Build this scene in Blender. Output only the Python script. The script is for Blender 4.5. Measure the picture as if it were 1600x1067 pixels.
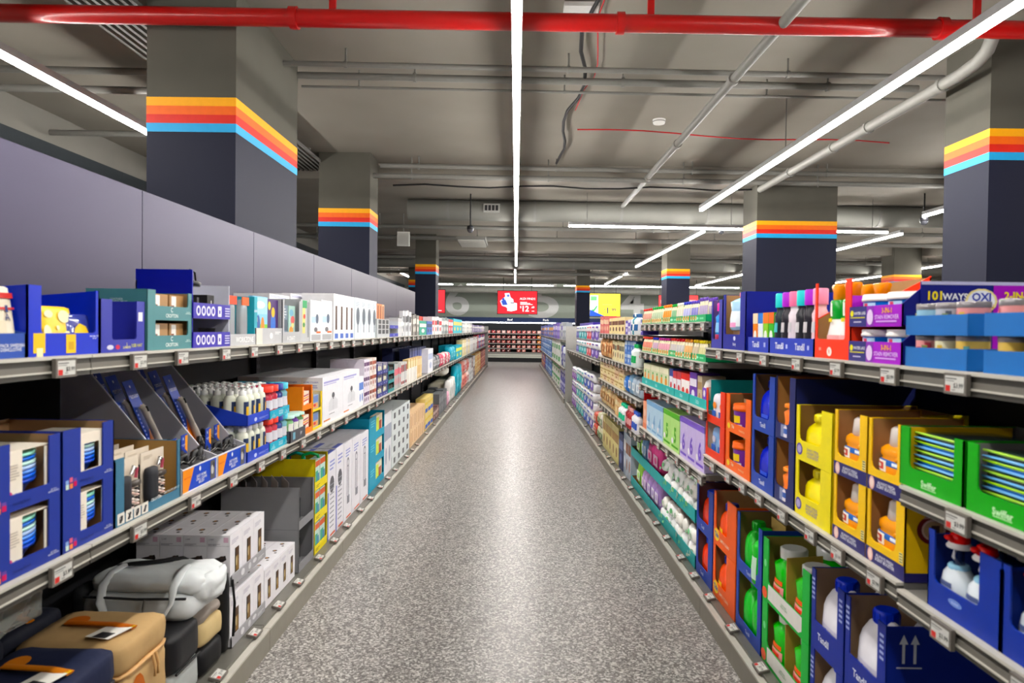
import bpy, math, random
from mathutils import Vector, Matrix, noise
from math import sin, cos, pi
S = bpy.context.scene
COL = S.collection
for o in list(bpy.data.objects): bpy.data.objects.remove(o)

# ---------------------------------------------------------------- camera, world, exposure
EYE = 1.5
FPX = 1067.0
cam_d = bpy.data.cameras.new('camera'); cam = bpy.data.objects.new('camera', cam_d); COL.objects.link(cam)
cam_d.sensor_width = 36.0; cam_d.lens = 36.0*FPX/1600.0; cam_d.clip_start = .05; cam_d.clip_end = 200
YAW, PITCH, ROLL = 6.0/FPX, -18.5/FPX, 0.013
_f = Vector((-sin(YAW)*cos(PITCH), cos(YAW)*cos(PITCH), sin(PITCH)))
_r = _f.cross(Vector((0,0,1))).normalized(); _u = _r.cross(_f)
CR = _r*cos(ROLL)+_u*sin(ROLL); CU = _u*cos(ROLL)-_r*sin(ROLL); CF = _f
mw = Matrix((( CR.x, CU.x,-CF.x,0),(CR.y,CU.y,-CF.y,0),(CR.z,CU.z,-CF.z,EYE),(0,0,0,1)))
cam.matrix_world = mw
cam_d.dof.use_dof = True; cam_d.dof.focus_distance = 8.0; cam_d.dof.aperture_fstop = 4.4
S.camera = cam
S.view_settings.view_transform = 'Standard'; S.view_settings.look = 'None'
S.view_settings.gamma = 1.0; S.view_settings.use_curve_mapping = False
S.view_settings.exposure = 0.2
LAMP = 88.0
w = bpy.data.worlds.new('world'); S.world = w; w.use_nodes = True
w.node_tree.nodes['Background'].inputs[0].default_value = (.8,.85,1,1)
w.node_tree.nodes['Background'].inputs[1].default_value = .06

# ---------------------------------------------------------------- measuring helpers (pixels of the photo -> metres)
def yat(px, X, z):
    k = (px-800)/FPX; a = CR-CF*k; P0 = Vector((X,0,z-EYE))
    return -(P0.dot(a))/a.y
def zat(py, X, y):
    k = (533.5-py)/FPX; a = CU-CF*k
    return EYE-(X*a.x+y*a.y)/a.z
def xat(px, y, z):
    k = (px-800)/FPX; a = CR-CF*k
    return -(y*a.y+(z-EYE)*a.z)/a.x

# ---------------------------------------------------------------- materials
def lin(c):
    return tuple((x/12.92 if x <= .04045 else ((x+.055)/1.055)**2.4) for x in c)
def hexc(s):
    return lin(tuple(int(s[i:i+2],16)/255 for i in (0,2,4)))
MC = {}
def M(c, rough=.45, metal=0.0, alpha=1.0, trans=0.0, emit=0.0, var=.06, scale=25, bump=0.0, coat=0.0):
    key = (c,rough,metal,alpha,trans,emit,var,scale,bump,coat)
    if key in MC: return MC[key]
    m = bpy.data.materials.new('m_'+c); m.use_nodes = True; nt = m.node_tree; p = nt.nodes['Principled BSDF']
    rgb = hexc(c)
    if not emit:
        L_ = .3*rgb[0]+.55*rgb[1]+.15*rgb[2]; rgb = tuple(max(0,min(1,L_+(x-L_)*1.15)) for x in rgb)
    p.inputs['Roughness'].default_value = rough; p.inputs['Metallic'].default_value = metal
    p.inputs['Base Color'].default_value = (*rgb,1)
    if not metal and not coat and rough > .2: p.inputs['Specular IOR Level'].default_value = .3
    if coat: p.inputs['Coat Weight'].default_value = coat
    if emit:
        p.inputs['Emission Color'].default_value = (*rgb,1); p.inputs['Emission Strength'].default_value = emit
    else:
        tc = nt.nodes.new('ShaderNodeTexCoord'); n = nt.nodes.new('ShaderNodeTexNoise'); n.inputs['Scale'].default_value = scale
        n.inputs['Detail'].default_value = 2
        nt.links.new(tc.outputs['Object'], n.inputs['Vector'])
        mx = nt.nodes.new('ShaderNodeMix'); mx.data_type = 'RGBA'
        mx.inputs['A'].default_value = (*[min(1,x*(1+var)) for x in rgb],1); mx.inputs['B'].default_value = (*[x*(1-var*1.6) for x in rgb],1)
        nt.links.new(n.outputs['Fac'], mx.inputs['Factor']); nt.links.new(mx.outputs['Result'], p.inputs['Base Color'])
        if bump:
            b = nt.nodes.new('ShaderNodeBump'); b.inputs['Strength'].default_value = bump; b.inputs['Distance'].default_value = .004
            nt.links.new(n.outputs['Fac'], b.inputs['Height']); nt.links.new(b.outputs['Normal'], p.inputs['Normal'])
    if alpha < 1: p.inputs['Alpha'].default_value = alpha
    if trans: p.inputs['Transmission Weight'].default_value = trans; p.inputs['IOR'].default_value = 1.3
    MC[key] = m; return m
def mm(c): return M(c) if isinstance(c, str) else c

CARD = M('a98563', .8, bump=.1)
DIM = M('101114', .6)

# ---------------------------------------------------------------- mesh builder
TX = {}
def text_geo(s, bold):
    k = (s,bold)
    if k in TX: return TX[k]
    c = bpy.data.curves.new('t','FONT'); c.body = s; c.size = 1; c.resolution_u = 2 if len(s) > 2 else 6; c.offset = bold; c.align_x = 'CENTER'
    c.space_line = .85
    o = bpy.data.objects.new('t', c); COL.objects.link(o); me = o.to_mesh()
    vs = [v.co.copy() for v in me.vertices]; fs = [list(p.vertices) for p in me.polygons]
    o.to_mesh_clear(); bpy.data.objects.remove(o); bpy.data.curves.remove(c)
    if vs:
        x0 = min(v.x for v in vs); x1 = max(v.x for v in vs); y0 = min(v.y for v in vs); y1 = max(v.y for v in vs)
    else: x0=x1=y0=y1=0
    TX[k] = (vs,fs,x0,x1,y0,y1); return TX[k]

class B:
    def __init__(s, w=1, h=1, d=1):
        s.v=[]; s.f=[]; s.mi=[]; s.sm=[]; s.mats=[]; s.w=w; s.h=h; s.d=d; s.eps=.0005; s.fr('front')
    def m(s, c):
        c = mm(c)
        if c not in s.mats: s.mats.append(c)
        return s.mats.index(c)
    def add(s, vs, fs, c, smooth=False):
        n=len(s.v); s.v += [tuple(v) for v in vs]; k = s.m(c)
        for f in fs: s.f.append([i+n for i in f]); s.mi.append(k); s.sm.append(smooth)
        return s
    def box(s, x0,x1,y0,y1,z0,z1, c, ov=None):
        vs=[(x0,y0,z0),(x1,y0,z0),(x1,y1,z0),(x0,y1,z0),(x0,y0,z1),(x1,y0,z1),(x1,y1,z1),(x0,y1,z1)]
        F={'-z':[0,3,2,1],'+z':[4,5,6,7],'-y':[0,1,5,4],'+x':[1,2,6,5],'+y':[2,3,7,6],'-x':[3,0,4,7]}
        n=len(s.v); s.v += vs
        for k,f in F.items():
            s.f.append([i+n for i in f]); s.mi.append(s.m((ov or {}).get(k,c))); s.sm.append(False)
        return s
    def prism(s, pts, a0, a1, c, ax='y'):
        # pts: outline (p,q); ax y: (x,z) extruded in y; ax x: (y,z) extruded in x; ax z: (x,y) extruded in z
        def P(p,q,a): return {'y':(p,a,q),'x':(a,p,q),'z':(p,q,a)}[ax]
        n=len(pts); vs=[P(p,q,a0) for p,q in pts]+[P(p,q,a1) for p,q in pts]
        fs=[list(range(n)), list(range(2*n-1,n-1,-1))]+[[i,i+n,(i+1)%n+n,(i+1)%n] for i in range(n)]
        area = sum(pts[i][0]*pts[(i+1)%n][1]-pts[(i+1)%n][0]*pts[i][1] for i in range(n))
        flip = (area > 0) == (ax in ('x','z'))
        if a1 < a0: flip = not flip
        if flip: fs=[f[::-1] for f in fs]
        return s.add(vs,fs,c)
    def lathe(s, prof, c, cx=0, cy=0, n=16, cap=True):
        vs=[]; k=len(prof)
        for r,z in prof:
            for i in range(n): a=2*pi*i/n; vs.append((cx+r*cos(a),cy+r*sin(a),z))
        fs=[[j*n+i,j*n+(i+1)%n,(j+1)*n+(i+1)%n,(j+1)*n+i] for j in range(k-1) for i in range(n)]
        s.add(vs,fs,c,True)
        if cap: s.add(vs[:n],[list(range(n-1,-1,-1))],c); s.add(vs[-n:],[list(range(n))],c)
        return s
    def loft(s, sec, c, n=20, pw=3.0, a0=None, a1=None, grow=0.0, z0=None, z1=None):
        # sec: (z, hw, hd, cx, cy) ; optional angle range (degrees around front = -90)
        def at(z):
            for i in range(len(sec)-1):
                if sec[i][0] <= z <= sec[i+1][0]+1e-9:
                    t=(z-sec[i][0])/max(1e-9,sec[i+1][0]-sec[i][0]); return tuple(sec[i][k]*(1-t)+sec[i+1][k]*t for k in range(5))
            return sec[-1]
        zs=[q[0] for q in sec]
        if z0 is not None: zs=[z0]+[z for z in zs if z0<z<z1]+[z1]
        full = a0 is None
        A0,A1 = (0,360) if full else (a0,a1)
        vs=[]; N = n if full else n+1
        for z in zs:
            _,hw,hd,cx,cy = at(z); hw+=grow; hd+=grow
            for i in range(N):
                a=math.radians(A0+(A1-A0)*i/n); ca,sa=cos(a),sin(a)
                r=(abs(ca)**pw+abs(sa)**pw)**(-1/pw)
                vs.append((cx+hw*r*ca, cy+hd*r*sa, z))
        k=len(zs)
        if full:
            fs=[[j*N+i,j*N+(i+1)%N,(j+1)*N+(i+1)%N,(j+1)*N+i] for j in range(k-1) for i in range(N)]
        else:
            fs=[[j*N+i,j*N+i+1,(j+1)*N+i+1,(j+1)*N+i] for j in range(k-1) for i in range(N-1)]
        s.add(vs,fs,c,True)
        if full: s.add(vs[:N],[list(range(N-1,-1,-1))],c); s.add(vs[-N:],[list(range(N))],c)
        return s
    def tube(s, pts, r, c, n=8, flat=1.0):
        pts=[Vector(p) for p in pts]; vs=[]; k=len(pts)
        up=Vector((0,0,1))
        for i,p in enumerate(pts):
            t=(pts[min(k-1,i+1)]-pts[max(0,i-1)]).normalized()
            a=t.cross(up)
            if a.length<.05: a=t.cross(Vector((1,0,0)))
            a.normalize(); b=t.cross(a)
            for j in range(n):
                q=2*pi*j/n; vs.append(p+a*(r*cos(q))+b*(r*flat*sin(q)))
        fs=[[j*n+i,j*n+(i+1)%n,(j+1)*n+(i+1)%n,(j+1)*n+i] for j in range(k-1) for i in range(n)]
        fs=[f[::-1] for f in fs]
        s.add(vs,fs,c,True); s.add(vs[:n],[list(range(n))],c); s.add(vs[-n:],[list(range(n-1,-1,-1))],c)
        return s
    def soft(s, x0,x1,y0,y1,z0,z1, c, r=.02, puff=0.0, wr=0.0, seed=0, div=5):
        # a rounded, slightly crumpled cushion-like box
        import bmesh
        bm=bmesh.new(); bmesh.ops.create_cube(bm,size=2)
        bmesh.ops.subdivide_edges(bm,edges=bm.edges[:],cuts=div,use_grid_fill=True)
        hx,hy,hz=(x1-x0)/2,(y1-y0)/2,(z1-z0)/2; r=min(r,hx*.95,hy*.95,hz*.95)
        cx,cy,cz=(x0+x1)/2,(y0+y1)/2,(z0+z1)/2
        for v in bm.verts:
            q=Vector((v.co.x*hx,v.co.y*hy,v.co.z*hz))
            inn=Vector((max(-hx+r,min(hx-r,q.x)),max(-hy+r,min(hy-r,q.y)),max(-hz+r,min(hz-r,q.z))))
            dv=q-inn
            if dv.length>1e-6: q=inn+dv.normalized()*r
            if puff:
                a,b_,c_=v.co.x,v.co.y,v.co.z
                q.x*=1-puff*max(abs(b_),abs(c_))**3; q.y*=1-puff*.6*max(abs(a),abs(c_))**3; q.z*=1-puff*max(abs(a),abs(b_))**3*.5
            q+=Vector((cx,cy,cz))
            if wr:
                nz=noise.noise_vector(q*14+Vector((seed*3.1,seed,0)))+noise.noise_vector(q*35+Vector((seed,0,seed)))*.4
                q+=nz*wr; q.z=max(q.z,z0)
            v.co=q
        bmesh.ops.recalc_face_normals(bm,faces=bm.faces)
        s.add([v.co.copy() for v in bm.verts],[[v.index for v in f.verts] for f in bm.faces],c,True); bm.free()
        return s
    # --- printing on a face (thin print layer): fractions of the face
    def fr(s, face):
        w,h,d=s.w,s.h,s.d
        s.F={'front':(Vector((-w/2,0,0)),Vector((1,0,0)),Vector((0,0,1)),w,h,Vector((0,-1,0))),
             'left':(Vector((-w/2,d,0)),Vector((0,-1,0)),Vector((0,0,1)),d,h,Vector((-1,0,0))),
             'right':(Vector((w/2,0,0)),Vector((0,1,0)),Vector((0,0,1)),d,h,Vector((1,0,0))),
             'top':(Vector((-w/2,0,h)),Vector((1,0,0)),Vector((0,1,0)),w,d,Vector((0,0,1)))}[face]
        s.lay=1; return s
    def pt(s, a, b, k):
        o,u,v,W,H,n=s.F; return o+u*(a*W)+v*(b*H)+n*(s.eps*k)
    def dec(s, a0,b0,a1,b1, c):
        s.lay+=.25; k=s.lay
        return s.add([s.pt(a0,b0,k),s.pt(a1,b0,k),s.pt(a1,b1,k),s.pt(a0,b1,k)],[[0,1,2,3]],c)
    def pol(s, pts, c):
        s.lay+=.25
        return s.add([s.pt(a,b,s.lay) for a,b in pts],[list(range(len(pts)))],c)
    def el(s, ca,cb,ra,rb,c,n=14):
        s.lay+=.25
        return s.add([s.pt(ca+ra*cos(2*pi*i/n),cb+rb*sin(2*pi*i/n),s.lay) for i in range(n)],[list(range(n))],c)
    def tx(s, t, ca, cb, hh, c, bold=.01, maxw=.95, fit=False):
        # hh: height of the text block as a fraction of the face height
        vs,fs,x0,x1,y0,y1=text_geo(t,bold)
        if not vs: return s
        o,u,v,W,H,n=s.F; s.lay+=.5
        k=hh*H/(y1-y0); kx=k
        if (x1-x0)*kx>maxw*W: kx=maxw*W/(x1-x0); k=kx if not fit else k
        cx,cy=(x0+x1)/2,(y0+y1)/2
        return s.add([o+u*(ca*W+(q.x-cx)*kx)+v*(cb*H+(q.y-cy)*k)+n*(s.eps*s.lay) for q in vs],fs,c)
    def mesh(s, name='mesh'):
        me=bpy.data.meshes.new(name); me.from_pydata(s.v,[],s.f)
        for q in s.mats: me.materials.append(q)
        me.polygons.foreach_set('material_index',s.mi); me.polygons.foreach_set('use_smooth',s.sm)
        me.update(); return me

# ---------------------------------------------------------------- objects
def link(name, me, parent=None, loc=(0,0,0), rz=0, rot=None):
    o=bpy.data.objects.new(name,me); COL.objects.link(o)
    if parent: o.parent=parent
    o.location=loc; o.rotation_euler=rot or (0,0,rz); return o
def tag(o,label,cat,group=None,kind=None):
    if label: o['label']=label
    if cat: o['category']=cat
    if group: o['group']=group
    if kind: o['kind']=kind
    return o
def struct(name,b,label=None):
    o=link(name,b.mesh(name)); o['kind']='structure'
    if label: o['label']=label
    return o
# a prototype: (name, root builder or None, [(part name, builder, [(sub name, builder)])])
class Proto:
    def __init__(s,name,root=None,parts=()):
        s.name=name; s.root=root.mesh(name) if root else None
        s.parts=[(p[0],p[1].mesh(p[0]),[(q[0],q[1].mesh(q[0])) for q in (p[2] if len(p)>2 else ())]) for p in parts]
    def put(s,loc,rz,label,cat,group=None,rot=None,scale=None):
        o=link(s.name,s.root,None,loc,rz,rot)
        if scale: o.scale=scale
        tag(o,label,cat,group)
        for n,me,sub in s.parts:
            c=link(n,me,o)
            for n2,m2 in sub: link(n2,m2,c)
        return o
_O='first second third fourth fifth sixth seventh eighth ninth tenth eleventh twelfth thirteenth fourteenth fifteenth sixteenth seventeenth eighteenth nineteenth'.split()
_T={2:'twent',3:'thirt',4:'fort',5:'fift',6:'sixt',7:'sevent',8:'eight',9:'ninet'}
def ordw(i):
    if i<19: return _O[i]
    n=i+1; return _T[n//10]+'ieth' if n%10==0 else _T[n//10]+'y-'+_O[n%10-1]
RZ={'L':pi/2,'R':-pi/2}
def pos(side,sy,t,z):      # t = distance of the point from the aisle's middle
    return (-t if side=='L' else t, sy, z)
XL, XR = 1.12, .99
FRONT={'L':1.14,'R':1.01}; DECKF={'L':1.20,'R':1.06}
NEARF={'L':'left','R':'right'}
# ================================================================ THE SETTING
def floor_mat():
    m=bpy.data.materials.new('terrazzo'); m.use_nodes=True; nt=m.node_tree; p=nt.nodes['Principled BSDF']
    tc=nt.nodes.new('ShaderNodeTexCoord')
    def vor(scale):
        v=nt.nodes.new('ShaderNodeTexVoronoi'); v.inputs['Scale'].default_value=scale; nt.links.new(tc.outputs['Object'],v.inputs['Vector'])
        s=nt.nodes.new('ShaderNodeSeparateColor'); nt.links.new(v.outputs['Color'],s.inputs['Color']); return s.outputs['Red'],v
    def ramp(src,st):
        r=nt.nodes.new('ShaderNodeValToRGB'); r.color_ramp.interpolation='CONSTANT'; el=r.color_ramp.elements
        el[0].position=0; el[0].color=(*hexc(st[0][1]),1)
        el[1].position=st[1][0]; el[1].color=(*hexc(st[1][1]),1)
        for q,c in st[2:]:
            e=el.new(q); e.color=(*hexc(c),1)
        nt.links.new(src,r.inputs['Fac']); return r.outputs['Color']
    a,_=vor(110); b,_=vor(240)
    ca=ramp(a,[(0,'4c4845'),(.24,'6a6562'),(.44,'918c88'),(.62,'b9b4b0'),(.76,'dedad6'),(.9,'f2f0ec')])
    cb=ramp(b,[(0,'55514f'),(.3,'7a7572'),(.6,'98938f'),(.85,'c9c5c0')])
    mx=nt.nodes.new('ShaderNodeMix'); mx.data_type='RGBA'; mx.inputs['Factor'].default_value=.42
    nt.links.new(ca,mx.inputs['A']); nt.links.new(cb,mx.inputs['B'])
    nt.links.new(mx.outputs['Result'],p.inputs['Base Color'])
    p.inputs['Roughness'].default_value=.33; p.inputs['Specular IOR Level'].default_value=.45
    return m
b=B(); b.add([(-9,-5,0),(17,-5,0),(17,35,0),(-9,35,0)],[[0,1,2,3]],floor_mat()); struct('floor',b)
CONC=M('8a857d',.75,var=.12,scale=1.3); CONC2=M('86857f',.8,var=.1,scale=2)
CZ=3.75
b=B()
b.box(-9,17,-5,35,CZ,CZ+.2,CONC)
for yb in (9.35,17.6,26.2): b.box(-9,17,yb,yb+.5,CZ-.22,CZ,CONC)
struct('ceiling',b)
b=B(); b.box(-5.2,-5.0,-5,33,0,CZ,M('77756f',.85,scale=2)); b.box(-5.0,-4.98,-5,33,3.22,3.42,M('2c3236',.7)); struct('wall_left',b)
b=B(); b.box(16.8,17,-5,33,0,CZ,M('8a8984',.85,scale=2)); struct('wall_right',b)
b=B(); b.box(-9,17,-5.2,-5,0,CZ,M('8a8984',.85,scale=2)); struct('wall_front',b)
# back wall with the aisle numerals painted on it
b=B(26,CZ,.2); b.box(-13,13,0,.2,0,CZ,M('b6beb2',.7,scale=1.5)); 
WB=33.2
wall=link('wall_back',b.mesh('wall_back'),None,(4,WB,0)); wall['kind']='structure'
def numeral(ch,u0,u1,v0,v1,lab):
    x0=xat(u0,WB,2.5); x1=xat(u1,WB,2.5); zt=zat(v0,(x0+x1)/2,WB); zb=zat(v1,(x0+x1)/2,WB)
    vs,fs,a0,a1,c0,c1=text_geo(ch,.022)
    q=B(); kx=(x1-x0)/(a1-a0); kz=(zt-zb)/(c1-c0)
    q.add([((v.x-a0)*kx+x0,WB-.012,(v.y-c0)*kz+zb) for v in vs],fs,M('fbfcf8',.6))
    o=link('painted_numeral',q.mesh('n')); tag(o,'large pale painted numeral '+lab,'sign')
numeral('6',696,733,443,493,'six on the back wall, left of the red price screen'); numeral('5',826,873,443,497,'five on the back wall, partly behind the red price screen')
numeral('4',968,1006,447,500,'four on the back wall, right of the yellow screen'); numeral('3',1077,1112,449,500,'three on the back wall, above the pouches')

# columns
def column(x0,x1,y0,y1,label,top=CZ,st=None):
    w=x1-x0; d=y1-y0; r=B(w,top,d)
    zs=[0,2.80,2.86,2.92,2.98,3.04,top]; zs=[0,2.80,2.858,2.916,2.974,3.032,top]
    cs=[M('15182c',.65,var=.04,scale=3),M('3fa3d8',.5),M('d23a33',.5),M('e8702c',.5),M('f6b01f',.5),M('54524b',.8,var=.07,scale=4)]
    r.box(-w/2,w/2,0,d,0,2.80,cs[0])
    root=link('column',r.mesh('column'),None,((x0+x1)/2,y0,0)); root['kind']='structure'; root.name='column'
    for n,i in (('blue_stripe',1),('red_stripe',2),('orange_stripe',3),('yellow_stripe',4),('column_head',5)):
        q=B(); e=.002 if i<5 else 0
        q.box(-w/2-e,w/2+e,-e,d+e,zs[i],zs[i+1],cs[i]); link(n,q.mesh(n),root)
    root['label']=label
    return root
column(-2.50,-1.90,4.60,5.88,'square concrete column with navy base, nearest above the left shelves')
column(-2.56,-1.90,8.80,9.30,'second navy-based column beyond the left shelves')
column(-2.42,-1.93,16.3,16.9,'slim navy-based column left of the aisle, in front of the red screen')
column(-3.4,-2.9,21.5,22.2,'farthest striped column on the left')
column(3.48,4.75,5.09,5.62,'wide striped column at the right edge')
column(3.27,4.36,9.37,9.94,'wide navy-based striped column behind the right shelves')
column(3.66,4.22,16.7,17.3,'slim striped column right of the aisle')
column(2.05,2.50,23.3,23.9,'small striped column left of the yellow screen')
column(9.62,10.32,17.5,18.1,'far striped column at the right')

# long lamps
LGT=M('fffbf5',emit=LAMP); HOUS=M('9a9a9a',.5)
def lamp(x0,y0,x1,y1,label,z=3.22,wd=.042,group=None):
    L=math.hypot(x1-x0,y1-y0); a=math.atan2(y1-y0,x1-x0)
    h=B(); h.box(0,L,-wd/2-.008,wd/2+.008,.0,.05,HOUS)
    for k in range(int(L/2.4)+1):
        xx=min(L-.1,.3+k*2.4); yy=y0+xx*math.sin(a)
        if abs(x1-x0)<1 and min(abs(yy-q) for q in (4.5,5.6,5.97,6.05,9.05,9.6,11.95,13.5,15.5,17.85,19.4,20.5,22.5,24.5,26.45))<.34: continue
        h.box(xx-.003,xx+.003,-.003,.003,.05,CZ-z-.002,M('707070',.4,.5))
    o=link('linear_lamp',h.mesh('housing'),None,(x0,y0,z),a); tag(o,label,'lamp',group)
    q=B(); q.box(.005,L-.005,-wd/2,wd/2,-.03,-.0005,LGT); link('diffuser',q.mesh('diffuser'),o)
K=.897
for args,lb in (((-.02,-1.2,-.02,20.3),'long bright white strip lamp hanging over the middle of the aisle'),
    ((-.05,21.9,-.05,27.6),'short strip lamp over the far end of the aisle'),
    ((-3.67,-1,-3.67,9.5),'long white strip lamp over the left side, passing behind the first column'),
    ((2.86,-1,2.86,10.7),'long white strip lamp slanting over the right shelves'),
    ((.93,12.45,6.9,12.8),'thin strip lamp running crosswise left of and behind the wide column'),
    ((3.52,12.95,3.52,20.2),'strip lamp beyond the crosswise lamp, receding right of the aisle'),
    ((3.6,22.4,3.6,27.8),'farthest short strip lamp right of the aisle'),
    ((-3.95,22.6,-3.95,27.8),'short strip lamp far off on the left'),
    ((7.25,12.95,7.25,20),'strip lamp between the two right columns, receding'),
    ((7.4,21.5,7.4,28.3),'dim strip lamp between the slim and the wide right column'),
    ((6.5,4.0,6.5,11),'strip lamp end showing just left of the right edge column'),
    ((11.6,12.5,11.6,20),'short strip lamp showing beside the far right striped column'),
    ((11.9,21.4,11.9,28),'strip lamp low over the orange carton at the right'),
    ((-3.4,28.9,-2.7,28.95),'crosswise strip lamp piece right of the slim left column'),
    ((-2.1,28.9,1.55,28.95),'crosswise far strip lamp above the red price screen'),
    ((2.0,28.9,2.6,28.95),'short crosswise lamp piece left of the small column'),
    ((3.1,28.9,9.4,28.95),'long crosswise lamp above the yellow screen'),
    ((9.9,28.9,15,28.95),'far crosswise lamp at the right')):
    far=args[1]>28 or args[1]>22.3
    lamp(*[(v*K if not far else v) for v in args],lb,z=3.4 if far else 3.22)

# pipes, ducts, cables
PG=M('7c7b77',.5,var=.05); RED=M('a00c16',.32,coat=.2)
def pipe(name,pts,r,c,label,cat='pipe',n=12,parts=(),group=None,flat=1.0):
    q=B(); q.tube(pts,r,c,n,flat); o=link(name,q.mesh(name)); tag(o,label,cat,group)
    for pn,bb in parts: link(pn,bb.mesh(pn),o)
    return o
def couple(p,r,l,c,ax='x'):
    q=B(); P=Vector(p); D={'x':Vector((l/2,0,0)),'y':Vector((0,l/2,0))}[ax]; q.tube([P-D,P+D],r,c,14); return q
parts=[]
def redy(x): return 4.515+.0135*x
for u in (460,970,1478):
    x=xat(u,redy(-1),3.52); parts.append(('pipe_coupling',couple((x,redy(x),3.52),.072,.05,RED)))
for u in (520,1018,1535):
    x=xat(u,redy(-1),3.58); q=B(); q.box(x-.022,x+.022,redy(x)-.01,redy(x)+.01,3.57,CZ,RED); parts.append(('pipe_hanger',q))
pipe('sprinkler_main',[(-5,redy(-5),3.52),(6,redy(6),3.52)],.057,RED,'thick glossy red sprinkler pipe running across under the ceiling','pipe',16,parts)
def cross(yy,z,r,x0,x1,label,tilt=.03,name='ceiling_pipe',hang=1.8,c=PG):
    pp=[]
    x=x0+.5
    while hang and x<x1:
        q=B(); q.tube([(x,yy+tilt*x,z),(x,yy+tilt*x,CZ)],.008,PG,6); q.tube([(x-.012,yy+tilt*x,z),(x+.012,yy+tilt*x,z)],r*1.35,PG,10); pp.append(('pipe_hanger',q)); x+=hang
    pipe(name,[(x0,yy+tilt*x0,z),(x1,yy+tilt*x1,z)],r,c,label,'pipe',10,pp)
cross(5.58,3.62,.022,-1.9,3.5,'thin grey conduit crossing the ceiling just beyond the red pipe')
cross(5.95,3.66,.03,-5,3.5,'grey pipe on strut brackets, second conduit beyond the red pipe')
cross(6.05,3.60,.012,-1.9,6,'thin rod running beside the bracketed grey pipe')
cross(9.0,3.62,.03,-1.8,8,'upper grey pipe of the pair ahead of the round duct')
cross(9.05,3.50,.034,-1.9,8,'lower grey pipe of the pair ahead of the round duct')
cross(5.8,3.45,.03,-4.9,-2.5,'grey pipe beside the left wall near the first column',hang=0)
cross(7.3,3.5,.03,-4.9,-2.5,'second grey pipe beside the left wall',hang=0)
cross(13.5,3.5,.04,-5,14,'grey pipe crossing beyond the round duct')
cross(15.5,3.55,.05,-5,14,'grey pipe crossing under the far ceiling')
cross(19.2,3.5,.05,-5,14,'thick grey pipe crossing the far ceiling')
cross(22.5,3.35,.05,-5,14,'grey pipe beyond the second duct')
cross(24.5,3.55,.09,-5,14,'large grey pipe crossing before the last beam')
def duct(yy,z,r,label,x0=-2.0,x1=15,tilt=.02):
    pp=[]
    for k in range(int((x1-x0)/1.5)):
        x=x0+.7+k*1.5; q=B(); q.tube([(x-.02,yy+tilt*x,z),(x+.02,yy+tilt*x,z)],r+.006,M('7d7d7a',.5),24); pp.append(('duct_seam',q))
    pipe('round_duct',[(x0,yy+tilt*x0,z),(x1,yy+tilt*x1,z)],r,M('7a7a75',.6,var=.08,scale=3),label,'duct',24,pp)
duct(11.95,3.565,.178,'big round grey air duct crossing over the aisle',-1.9)
duct(20.5,3.517,.19,'second round air duct, farther down the hall',-5)
duct(30.6,3.27,.15,'pale round duct running along the back wall',-5)
o=pipe('ceiling_pipe',[(1.72,2.0,3.52),(1.70,11.1,3.52)],.036,PG,'grey pipe running lengthwise right of the middle lamp','pipe',12)
for yy in (5.5,7.4,9.0):
    q=couple((1.71,yy,3.52),.048,.06,PG,'y'); link('pipe_coupling',q.mesh('c'),o)
o=pipe('ceiling_pipe',[(3.25,4.75,3.72),(3.25,4.75,3.55),(3.25,4.80,3.48),(3.25,4.9,3.44),(3.25,5.1,3.42),(3.25,9.2,3.42)],.045,PG,'grey drain pipe with an elbow beside the right strip lamp','pipe',12)
for yy in (5.3,6.4,7.1,8.2):
    q=couple((3.25,yy,3.42),.056,.04,PG,'y'); link('pipe_clamp',q.mesh('c'),o)
BLK=M('1b1b1d',.6)
rnd=random.Random(4)
pts=[(.52+.05*math.sin(i*1.1)+rnd.uniform(-.02,.02),3.6+i*.36,3.69) for i in range(16)]
pipe('cable_bundle',pts,.016,BLK,'dark wiggling cable bundle on the ceiling right of the middle lamp','cable',6)
pts=[(.60+.04*math.sin(i*.9+1)+rnd.uniform(-.02,.02),3.6+i*.30,3.71) for i in range(12)]
pipe('alarm_cable',pts,.005,M('b52a30',.5),'thin red cable hanging beside the dark bundle','cable',6)
pts=[(.62+i*.35,7.25+.04*i,3.62+.02*math.sin(i*.9)) for i in range(11)]
pipe('alarm_cable',pts,.007,M('b52a30',.5),'thin red cable crossing beside the smoke detector','cable',6)
pts=[(-1.75+i*.45,9.6,3.50+.02*math.sin(i*1.7)) for i in range(13)]
pipe('cable',pts,.012,BLK,'black cable draped below the pair of grey pipes','cable',6)
for k in range(3):
    x=(-4.3,-3.3,.2)[k]
# cable trays of parallel rods
def tray_rods(x0,x1,y0,y1,z,label,n=7):
    r=B()
    for i in range(n):
        x=x0+(x1-x0)*i/(n-1); r.box(x-.013,x+.013,y0,y1,z,z+.03,M('6f6e6b',.6))
    o=link('cable_tray',r.mesh('rods')); tag(o,label,'cable tray')
    y=y0+.3
    while y<y1: q=B(); q.box(x0-.03,x1+.03,y-.012,y+.012,z+.03,z+.05,PG); link('cross_bar',q.mesh('bars'),o); y+=1.1
tray_rods(-2.98,-2.55,2.5,9.3,3.62,'cable tray of parallel rods along the ceiling behind the first left column',8)
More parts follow.
